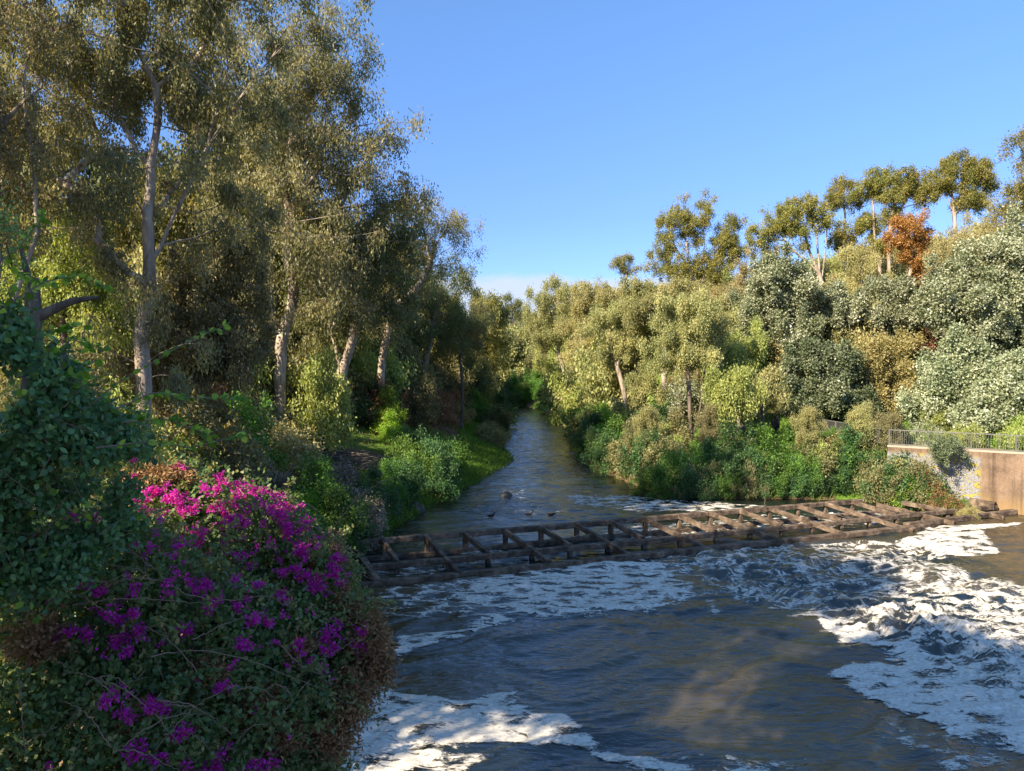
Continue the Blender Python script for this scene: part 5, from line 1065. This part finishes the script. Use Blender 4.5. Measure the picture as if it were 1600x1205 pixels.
DL = [lob(a_, b_, c_, d_, e_, .8) for a_, b_, c_, d_, e_ in [(572, 1000, 38, 48, 9.6), (590, 1045, 24, 34, 9.5), (548, 1090, 40, 46, 9.2), (520, 1150, 34, 36, 8.9), (465, 1020, 34, 24, 8.9), (400, 1095, 42, 22, 8.4), (505, 875, 32, 34, 10.5), (250, 745, 54, 16, 10.4), (440, 1150, 34, 26, 8.6), (60, 1000, 44, 30, 7.2), (320, 1050, 36, 16, 8.0), (300, 900, 40, 14, 9.2), (540, 950, 24, 26, 9.8), (210, 1120, 30, 20, 7.4)]]
(V, Fq, ti), _ = foliage(DL, 34000, 8, .06, .028, rng, .08, thick=.9)
link_mesh('dry_foliage', np_mesh('dry_foliage', V - bb, Fq, {'tint': ('FACE', ti)}), be, M['drybrown'])['label'] = 'brown withered foliage'
FL = [(240, 772, 34, 18), (285, 785, 32, 14), (330, 795, 46, 14), (360, 812, 30, 10), (222, 795, 18, 22), (390, 758, 26, 12), (415, 775, 34, 20), (437, 778, 14, 14), (445, 808, 30, 24), (455, 830, 26, 18), (425, 795, 28, 14), (378, 872, 22, 9), (355, 760, 34, 10), (345, 745, 22, 8), (198, 720, 12, 14), (275, 730, 12, 8), (50, 896, 24, 14),
      (115, 866, 12, 9), (150, 870, 8, 5), (200, 992, 30, 14), (165, 955, 26, 14), (155, 925, 10, 10), (340, 943, 14, 14), (320, 915, 18, 12), (405, 915, 18, 10), (440, 930, 14, 10), (460, 885, 22, 14), (480, 905, 20, 12), (512, 985, 16, 22), (490, 1018, 26, 12), (500, 1045, 20, 12), (560, 985, 8, 12), (575, 1010, 14, 10), (235, 1110, 24, 16), (167, 1100, 14, 12), (320, 1187, 20, 16), (285, 1150, 14, 10),
      (210, 1170, 10, 10), (405, 1190, 18, 8), (520, 828, 10, 10), (300, 830, 8, 6), (305, 850, 6, 5), (475, 818, 8, 6), (145, 815, 9, 10), (105, 800, 8, 12), (395, 975, 14, 8), (440, 965, 12, 8), (545, 900, 12, 14), (520, 880, 14, 14), (290, 985, 8, 5), (380, 1010, 8, 5), (545, 1155, 8, 8), (350, 1070, 8, 6), (110, 985, 12, 8), (140, 990, 10, 8), (245, 1185, 8, 8), (490, 850, 14, 10), (470, 860, 14, 12)]
FP = []
def fcluster(px, py, k_, sp_):
    s_ = front_surface(BL, px, py)
    if s_ is None: return
    v_ = unit(np.array([0, 0, CAMH]) - s_); s_ = s_ + v_ * rng.uniform(.02, .2)
    for _ in range(k_): FP.append(s_ + rng.normal(0, 1, 3) * np.array([sp_, sp_, sp_ * .7]))
for (px, py, rx, ry) in FL:
    for _ in range(int(2 + rx * ry / 100)):
        a_ = rng.random() * 6.283; q = abs(rng.normal(0, .95)); fcluster(px + rx * q * math.cos(a_), py + ry * q * math.sin(a_), int(rng.integers(4, 20)), rng.uniform(.02, .05))
for _ in range(120):
    fcluster(rng.uniform(210, 580), rng.uniform(740, 930), int(rng.integers(2, 9)), .03)
for _ in range(26):
    fcluster(rng.uniform(20, 560), rng.uniform(820, 1200), int(rng.integers(1, 6)), .03)
FP = np.array(FP); FP = np.repeat(FP, 6, 0) + rng.normal(size=(len(FP) * 6, 3)) * .018; m_ = len(FP)
V, Fq, ti = leaf_quads(FP, unit(rng.normal(size=(m_, 3)) + [0, -.2, .3]), rng.uniform(.022, .042, m_), rng.uniform(.018, .034, m_), np.clip(np.repeat(rng.random(m_ // 6), 6) * .6 + rng.random(m_) * .4, 0, 1), rng)
link_mesh('blossom', np_mesh('blossom', V - bb, Fq, {'tint': ('FACE', ti)}), be, M['magenta'])
canes = [[(112, 945), (165, 937), (225, 935), (280, 940), (330, 944)], [(235, 1027), (280, 1018), (330, 1018), (400, 1035), (450, 1055), (510, 1080), (560, 1112)], [(155, 1060), (200, 1080), (235, 1110), (270, 1150), (302, 1192)], [(45, 1015), (85, 1030), (110, 1045)], [(370, 762), (395, 785), (408, 800), (420, 830)], [(345, 887), (380, 885), (420, 888)],
         [(205, 860), (235, 885), (260, 900)], [(500, 850), (520, 875), (560, 910)], [(30, 1060), (35, 1120), (40, 1180)], [(300, 1000), (350, 975), (400, 960)], [(80, 920), (150, 910), (195, 906)], [(250, 900), (290, 930), (345, 940), (420, 930), (470, 960)], [(140, 770), (165, 800), (190, 830)], [(500, 1030), (540, 1010), (575, 985)], [(430, 1000), (470, 1040), (520, 1060)]]
crg = random.Random(5)
for _ in range(24):
    x0_, y0_ = crg.uniform(120, 520), crg.uniform(760, 1180); an = crg.uniform(-.9, .9); ln = crg.uniform(50, 150); sg_ = crg.choice((-1, 1))
    canes.append([(x0_ + sg_ * ln * q * math.cos(an), y0_ + ln * q * math.sin(an) + 26 * q * q - 12 * math.sin(PI * q)) for q in (0, .25, .5, .75, 1)])
paths = []; sprigs = []
for cn in canes:
    pp = []
    for i, (px, py) in enumerate(cn):
        s_ = front_surface(BL, px, py); s_ = at(px, py, 9) if s_ is None else s_
        v_ = np.array([0, 0, CAMH]) - s_; pp.append(s_ + v_ / np.linalg.norm(v_) * (.10 + .08 * math.sin(PI * i / (len(cn) - 1))))
    pp = np.array(pp); t0 = np.linspace(0, 1, len(pp)); t1 = np.linspace(0, 1, 24)
    pp = np.stack([np.interp(t1, t0, pp[:, j]) for j in range(3)], 1); pp[1:-1] = (pp[:-2] + 2 * pp[1:-1] + pp[2:]) / 4; pp += rng.normal(0, .006, pp.shape)
    paths.append((pp - bb, np.linspace(.008, .003, 24)))
for i in range(420):
    j = rng.integers(len(sp)); p0 = sp[j]; d_ = unit(rng.normal(size=3) + [.1, -.3, .4]); l = rng.uniform(.3, 1.1); k_ = 8
    pp = np.array([p0 + d_ * l * (q - .3) + np.array([0, 0, -.35 * l * q * q]) + rng.normal(0, .006, 3) for q in np.linspace(0, 1, k_)]); paths.append((pp - bb, np.linspace(.006, .002, k_)))
for i in range(16):
    a_ = rng.uniform(0, 6.28); b0 = np.array([-6.2 + rng.normal(0, .5), 10 + rng.normal(0, 1.2), 0.]); b0[2] = hgt(b0[0], b0[1]) - .1; c_ = BL[i % len(BL)][0]
    pp = np.array([b0 + (c_ - b0) * q + np.array([0, 0, .8 * math.sin(PI * q)]) for q in np.linspace(0, 1, 9)]); paths.append((pp - bb, np.linspace(.05, .015, 9)))
paths += [(s_ - bb, np.linspace(.005, .0015, 12)) for s_ in SPR]
link_mesh('stem', tubes_mesh('stem', paths, 6), be, M['cane'])

def curved_leaf_mesh(name, P, Dn, nrm, Ln, Wd, tint):
    """broad leaves of six faces with a fold along the midrib"""
    n = len(P); sd_ = unit(np.cross(Dn, nrm)); up_ = np.cross(sd_, Dn); prof = [(0, .0, 0), (.22, .42, .05), (.55, .5, .06), (.85, .24, .02), (1.0, 0, -.06)]
    L3 = Ln[:, None]; W3 = Wd[:, None]; vs = []
    for t_, w_, h_ in prof:
        m_ = P + Dn * L3 * t_ - up_ * L3 * .10 * t_ * t_
        vs += [m_ - sd_ * W3 * w_ + up_ * L3 * h_, m_, m_ + sd_ * W3 * w_ + up_ * L3 * h_]
    V = np.stack(vs, 1).reshape(-1, 3); k_ = 15; b_ = np.arange(n)[:, None] * k_; fs = []
    for i in range(4):
        for j in (0, 1): fs.append(b_ + np.array([[i*3 + j, i*3 + j + 1, i*3 + j + 4, i*3 + j + 3]]))
    Fq = np.stack(fs, 1).reshape(-1, 4)
    return np_mesh(name, V, Fq, {'tint': ('FACE', np.repeat(tint, 8))}, True)
IL = [lob(40, 690, 130, 110, 6.6, .7), lob(130, 700, 100, 100, 7.2, .7), lob(-10, 600, 100, 90, 6.2, .7), lob(70, 610, 70, 60, 6.6, .7), lob(40, 830, 140, 110, 7.0, .7), lob(150, 800, 80, 80, 7.6, .7), lob(10, 520, 40, 50, 6.4, .7), lob(85, 575, 45, 30, 6.8, .7), lob(185, 730, 40, 60, 7.6, .7)]
ib = np.array([-5.6, 6.8, hgt(-7.5, 6.8) - .2]); ie = empty('ivy', ib, 'dark glossy creeper mound piled up at the left edge above the bougainvillea', 'creeper')
sp, sd_ = shell(IL, 13000, rng, .6); hole = fbm(sp[:, 0] * 2.2 + sp[:, 1], sp[:, 2] * 2.2, 3, 15) > .40; sp = sp[hole]; sd_ = sd_[hole]; li = np.repeat(np.arange(len(sp)), 4); m_ = len(li)
pos = sp[li] + rng.normal(size=(m_, 3)) * .05; Dn = unit(rng.normal(size=(m_, 3)) * .6 + [0, -.2, -.5]); nrm = unit(rng.normal(size=(m_, 3)) * .8 + sd_[li] * .4 + [0.1, -.3, .5])
link_mesh('foliage', curved_leaf_mesh('foliage', pos - ib, Dn, nrm, rng.uniform(.035, .085, m_), rng.uniform(.025, .06, m_), np.clip(.6 * rng.random(len(sp))[li] + .35 * rng.random(m_), 0, 1)), ie, M['creeper'])
paths = []; lp = []; ld = []; ep = []; ed = []
shoots = [[(60, 745), (110, 660), (180, 600), (250, 560), (300, 530), (350, 510)], [(180, 640), (240, 612), (290, 622), (350, 622), (375, 625)], [(0, 410), (30, 385), (60, 350), (68, 335)], [(20, 470), (70, 440), (120, 430), (170, 450)], [(150, 700), (230, 690), (300, 700), (380, 680)], [(30, 590), (80, 570), (110, 530), (160, 545)], [(0, 560), (50, 520), (120, 510)], [(10, 380), (20, 420), (50, 440), (90, 445)], [(190, 660), (260, 655), (330, 680)]]
for cn in shoots:
    pp = np.array([at(px, py, 6.3 + .25 * i) for i, (px, py) in enumerate(cn)]); t0 = np.linspace(0, 1, len(pp)); t1 = np.linspace(0, 1, 22)
    pp = np.stack([np.interp(t1, t0, pp[:, j]) for j in range(3)], 1); pp[1:-1] = (pp[:-2] + 2 * pp[1:-1] + pp[2:]) / 4
    paths.append((pp - ib, np.linspace(.008, .003, 22)))
    for j in range(3, 22):
        for s_ in range(2 if j < 18 else 3): lp.append(pp[j]); ld.append(unit(rng.normal(size=3) * .7 + (pp[min(j+1, 21)] - pp[j-1]) / .12))
for i in range(520):
    j = rng.integers(len(sp)); d_ = unit(rng.normal(size=3) + [.5, -.2, .8]); l = rng.uniform(.2, .75)
    pp = np.array([sp[j] + d_ * l * (q - .2) for q in np.linspace(0, 1, 6)]); paths.append((pp - ib, np.linspace(.005, .002, 6)))
    for q in (2, 3, 4, 5, 5): (lp if i < 90 else ep).append(pp[q]); (ld if i < 90 else ed).append(unit(rng.normal(size=3)))
ep = np.array(ep); ed = np.array(ed); k_ = len(ep)
link_mesh('shoot_foliage', curved_leaf_mesh('shoot_foliage', ep, ed, unit(rng.normal(size=(k_, 3)) * .7 + [0, -.3, .6]), rng.uniform(.04, .08, k_), rng.uniform(.03, .06, k_), .4 + .6 * rng.random(k_)), ie, M['creeper'])
lp = np.array(lp); ld = np.array(ld); m_ = len(lp)
link_mesh('stem', tubes_mesh('stem', paths, 6), ie, M['cane'])
link_mesh('young_foliage', curved_leaf_mesh('young_foliage', lp - ib, ld, unit(rng.normal(size=(m_, 3)) * .5 + [0, -.4, .8]), rng.uniform(.05, .10, m_), rng.uniform(.035, .07, m_), rng.random(m_)), ie, M['green_bright'])['label'] = 'fresh lime green leaves on long shoots'
